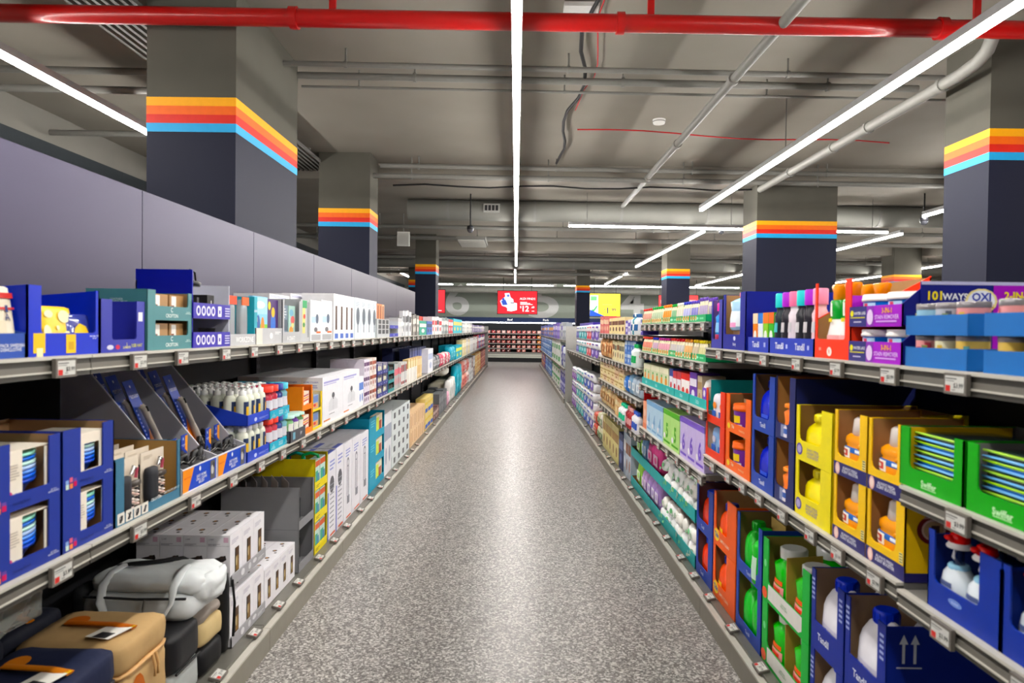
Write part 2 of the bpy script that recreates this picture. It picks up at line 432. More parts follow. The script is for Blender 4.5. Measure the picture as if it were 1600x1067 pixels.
# fittings
def disc_prof(r,h): return [(r*.9,0),(r,h*.25),(r,h*.75),(r*.7,h)]
def smoke(x,y,label):
    q=B(); q.lathe([(.035,-.05),(.06,-.045),(.068,-.02),(.068,0)],M('e9e9e6',.4),n=18); o=link('smoke_detector',q.mesh('s'),None,(x,y,CZ)); tag(o,label,'smoke detector')
    q=B(); q.lathe([(.069,-.028),(.0695,-.02)],M('8a8a88',.5),n=18); link('vent_ring',q.mesh('v'),o)
smoke(1.49,7.3,'round white smoke detector on the ceiling right of the cable bundle')
q=B(); q.box(-.12,.12,-.06,.06,-.03,0,M('d8d8d6',.5)); o=link('access_point',q.mesh('a'),None,(.42,4.75,3.74)); tag(o,'flat white device on the ceiling above the red pipe','device')
def camera_drop(u,v0,v1,y,label):
    x=xat(u,y,3.2); zb=zat(v1,x,y); q=B(); q.tube([(0,0,.09),(0,0,CZ-zb)],.011,BLK,8)
    o=link('dome_camera',q.mesh('rod'),None,(x,y,zb)); tag(o,label,'camera')
    q=B(); q.lathe([(.02,.13),(.055,.11),(.06,.06),(.055,.055)][::-1],M('26262a',.4),n=16); link('camera_base',q.mesh('cb'),o)
    q=B(); q.lathe([(.012,0),(.035,.012),(.05,.035),(.053,.056)],M('55565c',.1),n=16); link('dome',q.mesh('dm'),o)
camera_drop(735,300,364,11.4,'black dome camera hanging on a rod left of the middle lamp')
camera_drop(1127,318,366,12.3,'black dome camera hanging at the crosswise lamp')
camera_drop(1444,322,352,9.9,'black dome camera hanging beside the right edge column')
q=B(); q.box(-.12,.12,0,.06,-.14,.14,M('dcdcd8',.5)); q.box(-.1,.1,-.004,0,-.12,.12,M('cfcfca',.5))
x=xat(630,13.4,3.3); o=link('equipment_box',q.mesh('wb'),None,(x,13.4,zat(373,x,13.4))); tag(o,'white square box hanging between the second and third left columns','box')
q=B(); q.tube([(0,.03,.14),(0,.03,CZ-o.location.z)],.01,PG,6); link('hanger_rod',q.mesh('h'),o)
# grilles
x=xat(768,11.65,3.55); q=B(); q.box(-.14,.14,-.02,.06,-.07,.07,M('a8a8a4',.5)); o=link('air_grille',q.mesh('g'),None,(x,11.74,3.58)); tag(o,'small grey grille on the round duct left of the middle lamp','vent')
q=B()
for i in range(4): q.box(-.12+i*.062,-.075+i*.062,-.024,-.02,-.045,.045,M('2a2a2c',.6))
link('grille_slots',q.mesh('gs'),o)
q=B(); q.box(-.3,.3,-.6,.6,0,.06,M('6f6e6a',.6)); o=link('ceiling_vent',q.mesh('cv'),None,(-.95,14.6,3.34)); tag(o,'slatted ceiling vent between the dome camera and the middle lamp','vent')
q=B()
for i in range(9): q.box(-.27,.27,-.55+i*.13,-.50+i*.13,-.03,-.001,M('b5b4ae',.5))
link('vent_slats',q.mesh('vs'),o)

# hanging screens
def screen(u0,u1,v0,v1,y,label,bg,draw):
    x0=xat(u0,y,2.9); x1=xat(u1,y,2.9); xc=(x0+x1)/2; zt=zat(v0,xc,y); zb=zat(v1,xc,y); w=x1-x0; h=zt-zb
    r=B(w,h,.08); r.box(-w/2,w/2,0,.08,0,h,M('151515',.4))
    for sx in (-.35,.35): r.box(sx*w-.01,sx*w+.01,.03,.05,h,CZ-zb,M('333333',.5))
    o=link('display_screen',r.mesh('s'),None,(xc,y,zb)); tag(o,label,'screen')
    q=B(w,h,.08); q.eps=.003; q.fr('front'); q.dec(.015,.025,.985,.975,M(bg,emit=1.1)); q.lay=2; draw(q); link('screen_picture',q.mesh('sp'),o)
WH=M('ffffff',emit=1.2)
def dr_red(q):
    q.pol([(.07,.55),(.2,.75),(.18,.88),(.3,.9),(.33,.72),(.4,.62),(.42,.35),(.3,.15),(.22,.3),(.12,.35)],M('c9d2ea',emit=1.1))
    q.pol([(.1,.55),(.2,.62),(.26,.4),(.14,.38)],M('2f4fb0',emit=1)); q.el(.15,.63,.03,.06,M('2f4fb0',emit=1)); q.el(.27,.78,.03,.05,M('4c68b8',emit=1))
    q.pol([(.25,.14),(.27,.44),(.36,.52),(.49,.46),(.49,.18),(.36,.12)],M('eef0f4',emit=1.2)); q.dec(.33,.46,.42,.5,M('4a4a55',emit=.8))
    q.tx('ALDI FINDS',.75,.66,.09,WH,.0,maxw=.42); q.dec(.57,.5,.74,.52,WH); q.dec(.57,.455,.82,.475,WH); q.dec(.57,.41,.88,.43,WH)
    q.tx('$',.585,.30,.10,WH,.0); q.tx('12',.71,.24,.24,WH,.02); q.tx('.49',.88,.30,.09,WH,.0); q.dec(.86,.13,.92,.15,WH)
screen(777,840,454,491,28.2,'bright red price screen showing white crates, over the aisle end','d8232e',dr_red)
def dr_l(q):
    q.tx('DROP',.68,.65,.09,WH,maxw=.5); q.tx('89',.72,.28,.2,WH,.03); q.dec(.74,.1,.9,.12,WH)
screen(640,696,452,489,28.2,'red price screen half hidden behind the slim left column','d8232e',dr_l)
def dr_y(q):
    q.dec(.02,.03,.28,.9,M('eef2f0',emit=1.1)); q.dec(.04,.68,.24,.86,M('5fbf6f',emit=1)); q.el(.14,.4,.1,.18,M('bfe0c8',emit=1)); q.pol([(.06,.3),(.14,.2),(.26,.42),(.24,.48),(.14,.3)],M('2f9e4c',emit=1))
    q.pol([(.015,.025),(.5,.025),(.02,.3)],M('1f4fb8',emit=1)); q.dec(.42,.5,.72,.53,M('d8c95a',emit=1))
    B1=M('1c2a6a',emit=.3); q.tx('$',.49,.3,.14,B1,.02); q.tx('1',.585,.27,.26,B1,.02); q.tx('.99',.77,.30,.15,B1,.02)
screen(921,970,458,495,28.2,'yellow price screen right of the small striped column','f3de3b',dr_y)
screen(1029,1045,461,480,28.4,'small red screen partly behind the slim right column','e04b4b',lambda q: q.dec(.2,.3,.8,.6,M('f3a6a6',emit=1)))
screen(1073,1091,461,480,28.4,'small red screen just right of the slim right column','e04b4b',lambda q: q.dec(.2,.3,.8,.6,M('f3a6a6',emit=1)))

# ---------------------------------------------------------------- meat cooler at the end
YC=31.6
r=B(); DK=M('1a1a1c',.6); GW=M('cfcfc6',.4)
r.box(-7,9,YC+.55,YC+.65,0,2.0,DK)
r.box(-7,9,YC+.02,YC+.55,.0,.2,M('202022',.6)); r.box(-7,9,YC-.02,YC+.55,.2,.36,GW); r.box(-7,9,YC-.04,YC,.27,.31,M('b4b4ac',.4)); r.box(-7,9,YC+.0,YC+.55,.36,.45,M('8a8a86',.5))
o=link('meat_cooler',r.mesh('cooler')); tag(o,'long open meat cooler across the end of the aisle','cooler')
q=B(16,.2,.5); q.box(-8,8,-.1,.1,0,.2,M('26355c',.5)); hd=link('header_panel',q.mesh('hp'),o,(1,YC,1.86))
for t,u in (('Beef',797),('Pork',853)):
    x=xat(u,YC,1.95); q=B(.8,.2,.2); q.eps=.003; q.fr('front'); q.tx(t,.5,.5,.5,M('f2f2f2',emit=.5),.02); link('lettering',q.mesh(t),o,(x,YC-.1,1.86))
q=B(); q.box(-7,9,YC+.0,YC+.06,1.80,1.84,M('ffffff',emit=14)); link('cooler_lamp',q.mesh('cl'),o)
SHZ=(.45,.63,.86,1.08,1.32)
for z in SHZ[1:]:
    q=B(); q.box(-7,9,YC+.12,YC+.55,z-.02,z,M('3a3a3c',.5)); q.box(-7,9,YC+.105,YC+.12,z-.03,z+.01,M('9a9a96',.5)); link('cooler_shelf',q.mesh('cs'),o)
meat=['b03a3a','c25a55','8e2f2f','d98a80','5c2222','c8655a','e3b7ae']
pr={}
for c in meat+['e58a3a']:
    q=B(.2,.15,.2); q.soft(-.1,.1,0,.12,0,(.15 if c!='e58a3a' else .16),M('1c1c1e',.3),r=.015,div=2); q.fr('front'); q.dec(.1,.12,.9,.9,c); q.dec(.3,.3,.6,.6,'efe5e2'); q.dec(.62,.7,.8,.85,'f4f0ee'); pr[c]=Proto('meat_tray',q)
rnd=random.Random(9)
xs0=xat(758,YC,1); xs1=xat(848,YC,1)
for k,z in enumerate(SHZ):
    x=xs0+.05; kk=0
    while x<xs1-.1:
        c=rnd.choice(meat) if not (x>xs1-.45 and 0<k<4) else 'e58a3a'
        if k in (1,2,3,4) or rnd.random()<.7:
            pr[c].put((x+.1,YC+.15,z+.001),0,
              ('orange pack' if c=='e58a3a' else 'packed tray of meat')+' on the %s cooler shelf, %s from the left'%(('bottom','second','third','fourth','top')[k],ordw(kk)),'meat tray','meat trays in the cooler, level %s'%('one','two','three','four','five')[k])
        x+=.235; kk+=1

# ================================================================ SHELVING
LP=M('76736c',.45,.3,var=.04); LPD=M('46443f',.5,.2); LPL=M('c4c1b8',.4); BACK=M('141519',.6,var=.05); DECKM=M('75736c',.4,.35)
UPM=M('2a2b30',.5,.4)
def rail_prof(sgn,X,z,b,y0,y1):
    # price rail: pale top nosing, recessed dark channel, lower bright ridge
    def bx(a,c,z0,z1,m): b.box(min(sgn*a,sgn*c),max(sgn*a,sgn*c),y0,y1,z0,z1,m)
    bx(X,X+.02,z-.008,z,LPL); bx(X+.006,X+.02,z-.022,z-.008,LPD); bx(X+.004,X+.02,z-.036,z-.022,LP); bx(X+.001,X+.02,z-.040,z-.036,LPL); bx(X+.005,X+.02,z-.052,z-.040,LPD)
def bay(side,y0,y1,levels,backx,backtop,label,group,deck=True,fp=None):
    sgn=-1 if side=='L' else 1; X=XL if side=='L' else XR
    def bx(b,a,c,ya,yb,z0,z1,m,ov=None): b.box(min(sgn*a,sgn*c),max(sgn*a,sgn*c),ya,yb,z0,z1,m,ov)
    root=link('shelving_bay',None); tag(root,label,'shelving',group)
    b=B(); bx(b,backx,backx+.02,y0+.002,y1-.002,0.02,backtop,BACK); link('back_panel',b.mesh('bp'),root)
    for yy in (y0,y1-.03):
        b=B(); bx(b,backx-.035,backx-.001,yy,yy+.03,.1,min(backtop,1.5),UPM)
        for k in range(24): bx(b,backx-.0358,backx-.035,yy+.009,yy+.013,.2+k*.05,.225+k*.05,M('0c0c0e')); bx(b,backx-.0358,backx-.035,yy+.018,yy+.022,.2+k*.05,.225+k*.05,M('0c0c0e'))
        link('slotted_post',b.mesh('po'),root)
    for z in levels:
        b=B(); bx(b,X+.02,backx-.04,y0+.004,y1-.004,z-.03,z-.002,M('8d8b85',.4,.3))
        s=link('shelf',b.mesh('sh'),root)
        b=B(); rail_prof(sgn,X,z,b,y0+.002,y1-.002); link('price_rail',b.mesh('pr'),s)
        for yy in (y0+.008,y1-.012):
            b=B(); pts=[(sgn*(X+.05),z-.03),(sgn*(backx-.04),z-.03),(sgn*(backx-.04),z-.042),(sgn*(backx-.2),z-.04),(sgn*(X+.1),z-.036)]
            b.prism([(p[0],p[1]) for p in pts],yy,yy+.004,UPM,'y')
            link('bracket',b.mesh('br'),s)
    if deck:
        b=B(); bx(b,X,X+.012,y0+.002,y1-.002,0,.096,M('8b877c',.45,.15)); link('kick_plate',b.mesh('kp'),root)
        b=B(); bx(b,X+.03,backx-.04,y0+.002,y1-.002,.09,.118,DECKM); bx(b,X-.001,X+.03,y0+.002,y1-.002,.096,.105,LPL); link('base_deck',b.mesh('bd'),root)
    return root
ZT=1.42; ZML=.915; ZMR=.86; ZD=.119
BKL=1.72; BKR=1.52
yL=[.47+1.33*i for i in range(21)]
for i in range(len(yL)-1):
    y0,y1=yL[i],yL[i+1]
    bay('L',y0,y1,[ZT,ZML],BKL,1.50,'dark-backed left shelving bay with two shelves, %s from the camera'%ordw(i),'left gondola bays')
# tall privacy panels above the left shelves
n=0
PM=M('3d3a4b',.4,.8,var=.03,scale=2)
edges=[-.9,.47,1.8,3.13,4.46,5.79,7.12,8.45,9.78,11.6]
for a,c in zip(edges,edges[1:]):
    b=B(); b.box(-BKL-.02,-BKL,a+.003,c-.003,1.502,2.115,PM); o=link('upper_back_panel',b.mesh('ub')); n+=1
    tag(o,'purple-grey metal panel above the top left shelf, %s from the camera'%ordw(n-1),'panel','panels above the top left shelf')
# end posts of the rows
b=B(); b.box(-1.70,-1.10,yL[-1]+.01,yL[-1]+.06,0,1.62,M('a6a5a0',.5)); o=link('end_panel',b.mesh('e')); tag(o,'grey end panel closing the left gondola by the cooler','panel')
b=B(); b.box(.975,1.50,13.32,13.37,0,1.58,M('b3b2ad',.5)); o=link('end_panel',b.mesh('e')); tag(o,'pale grey end panel halfway down the right shelves','panel')
RB=[('R',.25,1.757,[ZT,1.114,.846],'nearest right shelving bay with three shelves, holding the mop boxes'),
    ('R',1.757,2.635,[ZT,ZMR],'right shelving bay holding the yellow detergent cartons'),
    ('R',2.635,3.585,[ZT,ZMR],'right shelving bay holding the orange-red cartons'),
    ('R',3.585,5.45,[1.556,1.34,1.09,.747],'right shelving bay with four shelves of pouches and nappies'),
    ('R',5.45,8.2,[1.47,1.20,.94,.66],'right shelving bay of cream packages beyond the nappies'),
    ('R',8.2,13.3,[1.13],'right shelving bay of paper towel packs before the pale end panel'),
    ('R',14.0,21.9,[1.30,.72],'far right shelving bay beyond the end panel with blue packs'),
    ('R',21.9,28.6,[1.30,.72],'last right shelving bay before the cooler')]
for s,y0,y1,lv,lab in RB: bay(s,y0,y1,lv,BKR,1.60 if y0>3 else 1.42,lab,None)

# ---------------------------------------------------------------- electronic price tags
def tagproto(w=.078,h=.047):
    r=B(w,h,.01); r.box(-w/2,w/2,0,.01,0,h,M('6f6a64',.5))
    q=B(w,h,.01); q.fr('front'); q.dec(.08,.12,.92,.88,'cfcfca'); q.dec(.10,.13,.32,.42,'c43a36'); q.dec(.1,.72,.6,.78,'6a6a6a'); q.dec(.1,.62,.5,.66,'8a8a8a'); q.tx('$3.99' if w<.1 else '9',.68,.42,.26,'2a2a2a'); q.dec(.4,.2,.55,.24,'777777')
    return Proto('price_tag',r,[('tag_screen',q)])
TP=tagproto()
for side,lab,z,y0,y1,step in (('L','top left shelf',ZT,1.68,26,.30),('L','middle left shelf',ZML,1.35,26,.33),
        ('R','top right shelf before the pouches',ZT,1.2,3.45,.29),('R','second right shelf under the yellow cartons',ZMR,1.85,3.45,.22),
        ('R','near right shelf under the mop boxes',1.114,1.22,1.72,.27),('R','near right shelf under the cleaner bottles',.846,1.3,1.7,.3),
        ('R','highest pouch shelf',1.556,3.6,5.4,.2),('R','second pouch shelf',1.34,3.6,5.4,.22),('R','shelf under the teal boxes',1.09,3.6,5.4,.24),('R','shelf under the nappy boxes',.747,3.6,5.4,.24),
        ('R','top shelf of the cream packages',1.47,5.55,8.1,.24),('R','second shelf of the cream packages',1.20,5.55,8.1,.24),('R','third shelf of the cream packages',.94,5.55,8.1,.24),('R','lowest shelf of the cream packages',.66,5.55,8.1,.24),
        ('R','paper towel shelf',1.13,8.4,13.1,.42),('R','far right upper shelf',1.30,15,28,.8),('R','far right lower shelf',.72,15,28,.8)):
    rnd=random.Random(len(lab)*7+int(z*100)); k=0; y=y0; X=(XL if side=='L' else XR)-.0105; s=step
    while y<y1:
        TP.put(pos(side,y,X,z-.052),RZ[side],'grey electronic price tag, %s along the %s'%(ordw(k),lab),'price tag','price tags on the %s'%lab); k+=1
        if y>8: s=max(s,.45 if y<14 else .9)
        y+=s*rnd.uniform(.85,1.15)
# tags lying on the base deck
for side,y0,y1 in (('L',1.25,24),('R',1.75,24)):
    y=y0; k=0; rnd=random.Random(3)
    while y<y1:
        if side=='R' and 13.1<y<14.1: y=14.15
        X=(XL if side=='L' else XR)+.012
        rx=-pi/2+.25
        o=TP.put(pos(side,y,X,.122),0,'grey price tag lying flat, %s along the %s base deck'%(ordw(k),'left' if side=='L' else 'right'),'price tag','price tags on the %s base deck'%('left' if side=='L' else 'right'),
               rot=(rx,0,RZ[side]))
        k+=1; y+=(.36 if y<8 else .8)*rnd.uniform(.85,1.15)
# ================================================================ GOODS: builders
def LX(side,t): return -t if side=='L' else t
def span(side,un,uf,z,t=None):
    X=LX(side,t or FRONT[side]); a=yat(un,X,z); b=yat(uf,X,z); return (a+b)/2,abs(b-a),min(a,b)
def H(side,u,v,z,t=None):
    X=LX(side,t or FRONT[side]); return zat(v,X,yat(u,X,z))-z
def ufr(w,h,lip,pl,pr,r=.008):
    # front panel outline with a cut-out (x,z)
    x0,x1=-w/2,w/2; a=[(x0,0),(x1,0),(x1,h)]
    if pr>0: a+=[(x1-pr,h),(x1-pr,lip+r),(x1-pr-r*.3,lip+r*.3),(x1-pr-r,lip)]
    else: a[-1]=(x1,lip)
    if pl>0: a+=[(x0+pl+r,lip),(x0+pl+r*.3,lip+r*.3),(x0+pl,lip+r),(x0+pl,h),(x0,h)]
    else: a+=[(x0,lip)]
    return a
def tray(w,h,d,c,inner=None,lip=.05,pl=.02,pr=None,back=None,sf=None,sb=None,mid=0,draw=None,near=None,nf=None,r=.008,name='display_carton',parts=()):
    # open shelf-ready carton: floor, back, two sides (front height sf, back height sb), cut-out front
    c=mm(c); inner=mm(inner) if inner else c; pr=pl if pr is None else pr; T=.004
    q=B(w,h,d); e=.0015
    w2=w/2-e
    q.box(-w2,w2,T,d,0,T,inner)
    sb=sb or h; sf=sf or h; back=back or sb
    q.box(-w2,w2,d-T,d,0,back,c,{'-y':inner})
    for sx in (-1,1):
        xo=sx*w2; xi=sx*(w2-T)
        q.prism([(0,0),(d,0),(d,sb),(0,sf)],min(xo,xi),max(xo,xi),c,'x')
        xi2=sx*(w2-T-.0004); 
        vs=[(xi2,T,T),(xi2,d-T,T),(xi2,d-T,sb-.002),(xi2,T,sf-.002)]
        q.add(vs,[[0,1,2,3] if sx<0 else [3,2,1,0]],inner)
    fo=ufr(2*w2,h,lip,pl,pr,r)
    q.prism(fo,0,T,c,'y')
    if mid: q.box(-mid/2,mid/2,0,T,lip,h,c)
    q.w=2*w2
    if draw: q.fr('front'); draw(q)
    if near: q.fr(nf); near(q)
    return Proto(name,q,parts)
def boxp(w,h,d,c,front=None,near=None,nf='left',top=None,name='product_box',parts=(),gap=.0012):
    q=B(w,h,d); q.box(-w/2+gap,w/2-gap,0,d-gap,0,h-gap,c); q.h=h-gap
    if front: q.fr('front'); front(q)
    if near: q.w=w-2*gap; q.fr(nf); near(q); q.w=w
    if top: q.fr('top'); top(q)
    return Proto(name,q,parts)
def lines(q,x0,x1,z0,z1,n,c,seed=1):
    r=random.Random(seed); st=(z1-z0)/n
    for i in range(n): q.dec(x0,z0+i*st,x0+(x1-x0)*r.uniform(.6,1),z0+i*st+st*.45,c)
def pumpb(r=.028,h=.13,body=None,cap='f4f4f2',lab=('2b3a5c','d9b24a')):
    body=body or M('f0f3e4',.1,alpha=.8)
    q=B(2*r,h,2*r); q.lathe([(r*.92,0),(r,.006),(r,h*.62),(r*.85,h*.7),(r*.42,h*.76)],body,n=14)
    p=B(); p.lathe([(r*.62,h*.74),(r*.62,h*.85),(r*.3,h*.86),(r*.22,h*.94),(r*.45,h*.945),(r*.45,h*.985),(r*.2,h)],cap,n=12); p.box(-.006,.006,-r*1.0,0,h*.95,h*.985,cap)
    l=B(); sec=[(h*.15,r,r,0,0),(h*.58,r,r,0,0)]
    l.loft(sec,lab[0],8,2,-135,-45,.0006); l.loft(sec,lab[1],6,2,-110,-70,.0012,h*.2,h*.45)
    return Proto('soap_bottle',q,[('pump',p),('label',l)])
def bottle(r,h,body,cap,lab=None,cr=.4,ch=.16,d=1.0,name='bottle',neck=.8,nn=14):
    q=B(2*r,h,2*r); q.loft([(0,r*.9,r*.9*d,0,0),(.008,r,r*d,0,0),(h*.3,r*1.0,r*d,0,0),(h*.5,r*.93,r*.93*d,0,0),(h*(neck-.12),r*.98,r*d,0,0),(h*(neck-.04),r*.7,r*.7*d,0,0),(h*neck,r*cr,r*cr,0,0),(h*(1-ch)+.001,r*cr,r*cr,0,0)],body,nn,2.2)
    p=B(); p.lathe([(r*cr*1.25,h*(1-ch)),(r*cr*1.25,h*.985),(r*cr*1.1,h)],cap,n=12)
    parts=[('cap',p)]
    if lab:
        l=B(); sec=[(.008,r,r*d,0,0),(h*.3,r,r*d,0,0),(h*.5,r*.93,r*.93*d,0,0),(h*(neck-.12),r*.98,r*d,0,0)]
        for c,z0,z1,a in lab: l.loft(sec,c,8,2.2,-90-a,-90+a,.0008+.0004*len(l.mats),h*z0,h*z1)
        parts.append(('label',l))
    return Proto(name,q,parts)
def jug(w,d,h,c,cap,capkind='plain',lab=None,flip=1,top=.8,rough=.25,name='detergent_jug',pw=2.6,hc=None):
    cm=M(c,rough) if isinstance(c,str) else c
    q=B(w,h,d); zt=h*top; f=flip
    sec=[(0,w*.44,d*.44,0,0),(h*.03,w*.49,d*.49,0,0),(h*.40,w*.49,d*.49,0,0),(h*.50,w*.44,d*.47,-f*w*.04,0),(h*.58,w*.36,d*.44,-f*w*.12,0),(h*.68,w*.31,d*.38,-f*w*.14,0),(zt*.97,w*.22,d*.28,-f*w*.12,0),(zt,w*.15,w*.15,-f*w*.1,0),(h*.86,w*.15,w*.15,-f*w*.1,0)]
    q.loft(sec,cm,22,pw)
    hb=B(); hb.tube([(-f*w*.05,0,zt*.985),(f*w*.12,0,zt*.99),(f*w*.28,0,zt*.94),(f*w*.40,0,h*.66),(f*w*.42,0,h*.55),(f*w*.36,0,h*.45),(f*w*.30,0,h*.40)],w*.085,hc or cm,10,1.15)
    p=B(); cx=-f*w*.1
    if capkind=='clear':
        p.lathe([(w*.2,h*.80),(w*.24,h*.83),(w*.21,h*.985),(w*.19,h)],M('f3efe8',.08,alpha=.6),cx,0,16); p.lathe([(w*.14,h*.85),(w*.14,h*.95),(w*.1,h*.97)],M(cap,.3),cx,0,12)
    else:
        n=16; p.lathe([(w*.175,h*.835),(w*.18,h*.84),(w*.175,h*.985),(w*.15,h)],M(cap,.3),cx,0,n)
        for i in range(12): a=2*pi*i/12; p.box(cx+w*.178*cos(a)-.0012,cx+w*.178*cos(a)+.0012,w*.178*sin(a)-.0012,w*.178*sin(a)+.0012,h*.85,h*.97,M(cap,.3))
    parts=[('handle',hb),('cap',p)]
    if lab:
        l=B(); s2=[(h*.03,w*.49,d*.49,0,0),(h*.40,w*.49,d*.49,0,0),(h*.50,w*.44,d*.47,-f*w*.04,0),(h*.58,w*.36,d*.44,-f*w*.12,0)]
        k=0
        for cc,z0,z1,a0,a1 in lab: k+=1; l.loft(s2,cc,10,pw,a0,a1,.0006+.0006*k,h*z0,h*z1)
        parts.append(('label',l))
    return Proto(name,q,parts)
def tubp(r,h,c,lid,lab=(),name='powder_tub'):
    q=B(2*r,h,2*r); q.lathe([(r*.86,0),(r*.88,.004),(r*.96,h*.78)],M(c,.3),n=24)
    l=B(); l.lathe([(r*.97,h*.76),(r*1.02,h*.765),(r*1.03,h*.86),(r*1.0,h*.875),(r*1.0,h*.97),(r*.97,h)],M(lid,.35),n=24)
    p=B(); sec=[(.004,r*.88,r*.88,0,0),(h*.78,r*.96,r*.96,0,0)]
    for i,(cc,z0,z1,a) in enumerate(lab): p.loft(sec,cc,14,2,-90-a,-90+a,.0006*(i+1),h*z0,h*z1)
    return Proto(name,q,[('lid',l),('label',p)])
def pouch(w,h,d,c,cap,c2='efe6c8',seed=0,name='food_pouch'):
    q=B(w,h,d)
    q.loft([(0,w*.42,d*.45,0,0),(h*.06,w*.46,d*.5,0,0),(h*.4,w*.46,d*.4,0,0),(h*.72,w*.46,d*.16,0,0),(h*.82,w*.42,d*.05,0,0),(h*.86,w*.2,d*.05,0,0)],c2,12,3)
    l=B(); l.loft([(h*.06,w*.46,d*.5,0,0),(h*.4,w*.46,d*.4,0,0),(h*.72,w*.46,d*.16,0,0)],c,8,3,-150,-30,.0008,h*.28,h*.66); l.loft([(h*.06,w*.46,d*.5,0,0),(h*.4,w*.46,d*.4,0,0)],'d9a05a',6,3,-140,-50,.0012,h*.08,h*.24)
    p=B(); p.lathe([(w*.12,h*.84),(w*.19,h*.86),(w*.19,h*.97),(w*.1,h)],M(cap,.3),n=10)
    return Proto(name,q,[('cap',p),('label',l)])
def softp(w,h,d,c,name,front=None,r=.02,puff=.06,wr=.003,seed=0,div=4,parts=(),mat=None):
    q=B(w,h,d); q.soft(-w/2,w/2,0,d,0,h,mat or M(c,.5,bump=.15),r,puff,wr,seed,div)
    ps=list(parts)
    if front: l=B(w,h,d); l.fr('front'); l.lay=2+wr/.0005; front(l); ps.append(('label',l))
    return Proto(name,q,ps)
def fill(side,un,uf,z,mk,n,label,cat,group,rows=1,tiers=1,th=0,rd=.1,t=None,inset=0,jit=0,seed=1,skip=None):
    t=t or FRONT[side]; sy,W,s0=span(side,un,uf,z,t); w=W/n; rnd=random.Random(seed)
    ps=mk(w); ps=ps if isinstance(ps,list) else [ps]; tot=n*rows*tiers
    for k in range(tiers):
        for j in range(rows):
            for i in range(n):
                if skip and skip(i,j,k): continue
                lb=label
                if tiers>1: lb+=', '+(('lower','upper') if tiers==2 else ('lowest','middle','upper','top','highest'))[k]+' tier'
                if rows>1: lb+=', '+('front','second','third','fourth','fifth')[j]+' row'
                if n>1: lb+=', '+ordw(i)+' along'
                p=ps[rnd.randrange(len(ps))] if len(ps)>1 else ps[0]
                p.put(pos(side,s0+(i+.5)*w,t+inset+j*rd+rnd.uniform(0,jit),z+k*th),RZ[side]+rnd.uniform(-jit,jit)*2,lb,cat,group if tot>1 else None)
    return w
def one(p,side,sy,t,z,label,cat,group=None,rz=0,rot=None): return p.put(pos(side,sy,t,z),RZ[side]+rz,label,cat,group,rot)

NAVY='26388f'; ROY='1233b8'; TEAL='4f8287'; PUR='3a2fa0'; WHT='f0f0f2'; CYAN='1fa3c4'
# ---------------------------------------------------------------- TOP LEFT SHELF
F=FRONT['L']; z=ZT+.0005
sy,W,s0=span('L',-34,41,z); h=H('L',20,520,z)
def d(q): q.tx('4 PACK SWEDISH\nDISHCLOTHS',.66,.42,.42,'e9ecf5',maxw=.6)
one(tray(W,h,.2,'2a4a9c',lip=h*.98,pl=0,back=h*1.6,sf=h,sb=h*1.6,draw=d),'L',sy,F,z,'blue tray of folded dishcloths at the left photo edge','carton')
hh=H('L',20,441,z)
def cl(q):
    q.dec(0,.82,1,.9,'c8413c'); q.dec(0,.66,1,.69,'c8413c'); q.dec(.55,.62,.68,.72,'2c3a70'); q.dec(.1,.2,.5,.5,'d9cfb6'); q.tx('A',.6,.55,.1,'2c3a70')
for i in range(2):
    q=B(W*.46,hh*.93,.03); q.soft(-W*.23,W*.23,0,.03,0,hh*.93,M('e6dcc8',.8,bump=.2),.008,.02,.001,i); l=B(W*.44,hh*.93,.03); l.fr('front'); l.lay=5; cl(l)
    Proto('dishcloth_pack',q,[('label',l)]).put(pos('L',s0+W*(.26+.48*i),F+.012,z+.006),RZ['L'],'cream dishcloth pack with red stripes, %s of the two at the left edge'%('left' if i==0 else 'right'),'cloth','dishcloth packs in the blue tray',rot=(-.14,0,pi/2))
# blue carton with yellow packs
sy,W,s0=span('L',42,155,z); h=H('L',62,446,z); 
def d(q):
    q.dec(.07,.05,.22,.33,'e9c11c'); q.dec(.11,-.0,.19,.12,'e9e0b5'); q.dec(.5,.03,.64,.31,'e9c11c'); q.dec(.53,.08,.61,.2,'caa018'); q.tx('Made May 2021\nand up',.92,.26,.09,'e8ecff',maxw=.14)
one(tray(W,h,.2,ROY,lip=h*.33,pl=W*.17,pr=W*.05,draw=d,back=h*.86,sb=h*.9),'L',sy,F,z,'bright royal-blue carton with high left corner and yellow tabs','carton')
def fl(q):
    for a,b_,ra,rb in ((.2,.85,.14,.08),(.7,.8,.2,.14),(.1,.45,.12,.16),(.75,.3,.18,.18),(.35,.12,.12,.1),(.45,.55,.05,.05)): q.el(a,b_,ra,rb,'f1ecb8')
q=B(W*.44,h*.62,.025); q.soft(-W*.25,W*.25,0,.025,0,h*.70,M('ecc71c',.35),.008,.02,.0005,3); l=B(W*.48,h*.68,.025); l.fr('front'); l.lay=4; fl(l)
Proto('cloth_pack',q,[('label',l)]).put(pos('L',s0+W*.50,F+.010,z+.006),0,'yellow cloth pack with pale leaf print in the royal-blue carton','cloth',rot=(-.13,0,pi/2+.1))
q=B(W*.3,h*.6,.025); q.soft(-W*.19,W*.19,0,.02,0,h*.60,M('3e4794',.15,coat=1),.008,.02,.001,4); l=B(W*.36,h*.6,.02); l.fr('front'); l.lay=4
l.pol([(.05,.05),(.3,.62),(.5,.74),(.75,.66),(.95,.3),(.9,.05)],'ecc71c')
Proto('cloth_pack',q,[('label',l)]).put(pos('L',s0+W*.80,F+.012,z+.006),0,'shiny navy wrapped pack with yellow cloth in the royal-blue carton','cloth',rot=(-.12,0,pi/2))
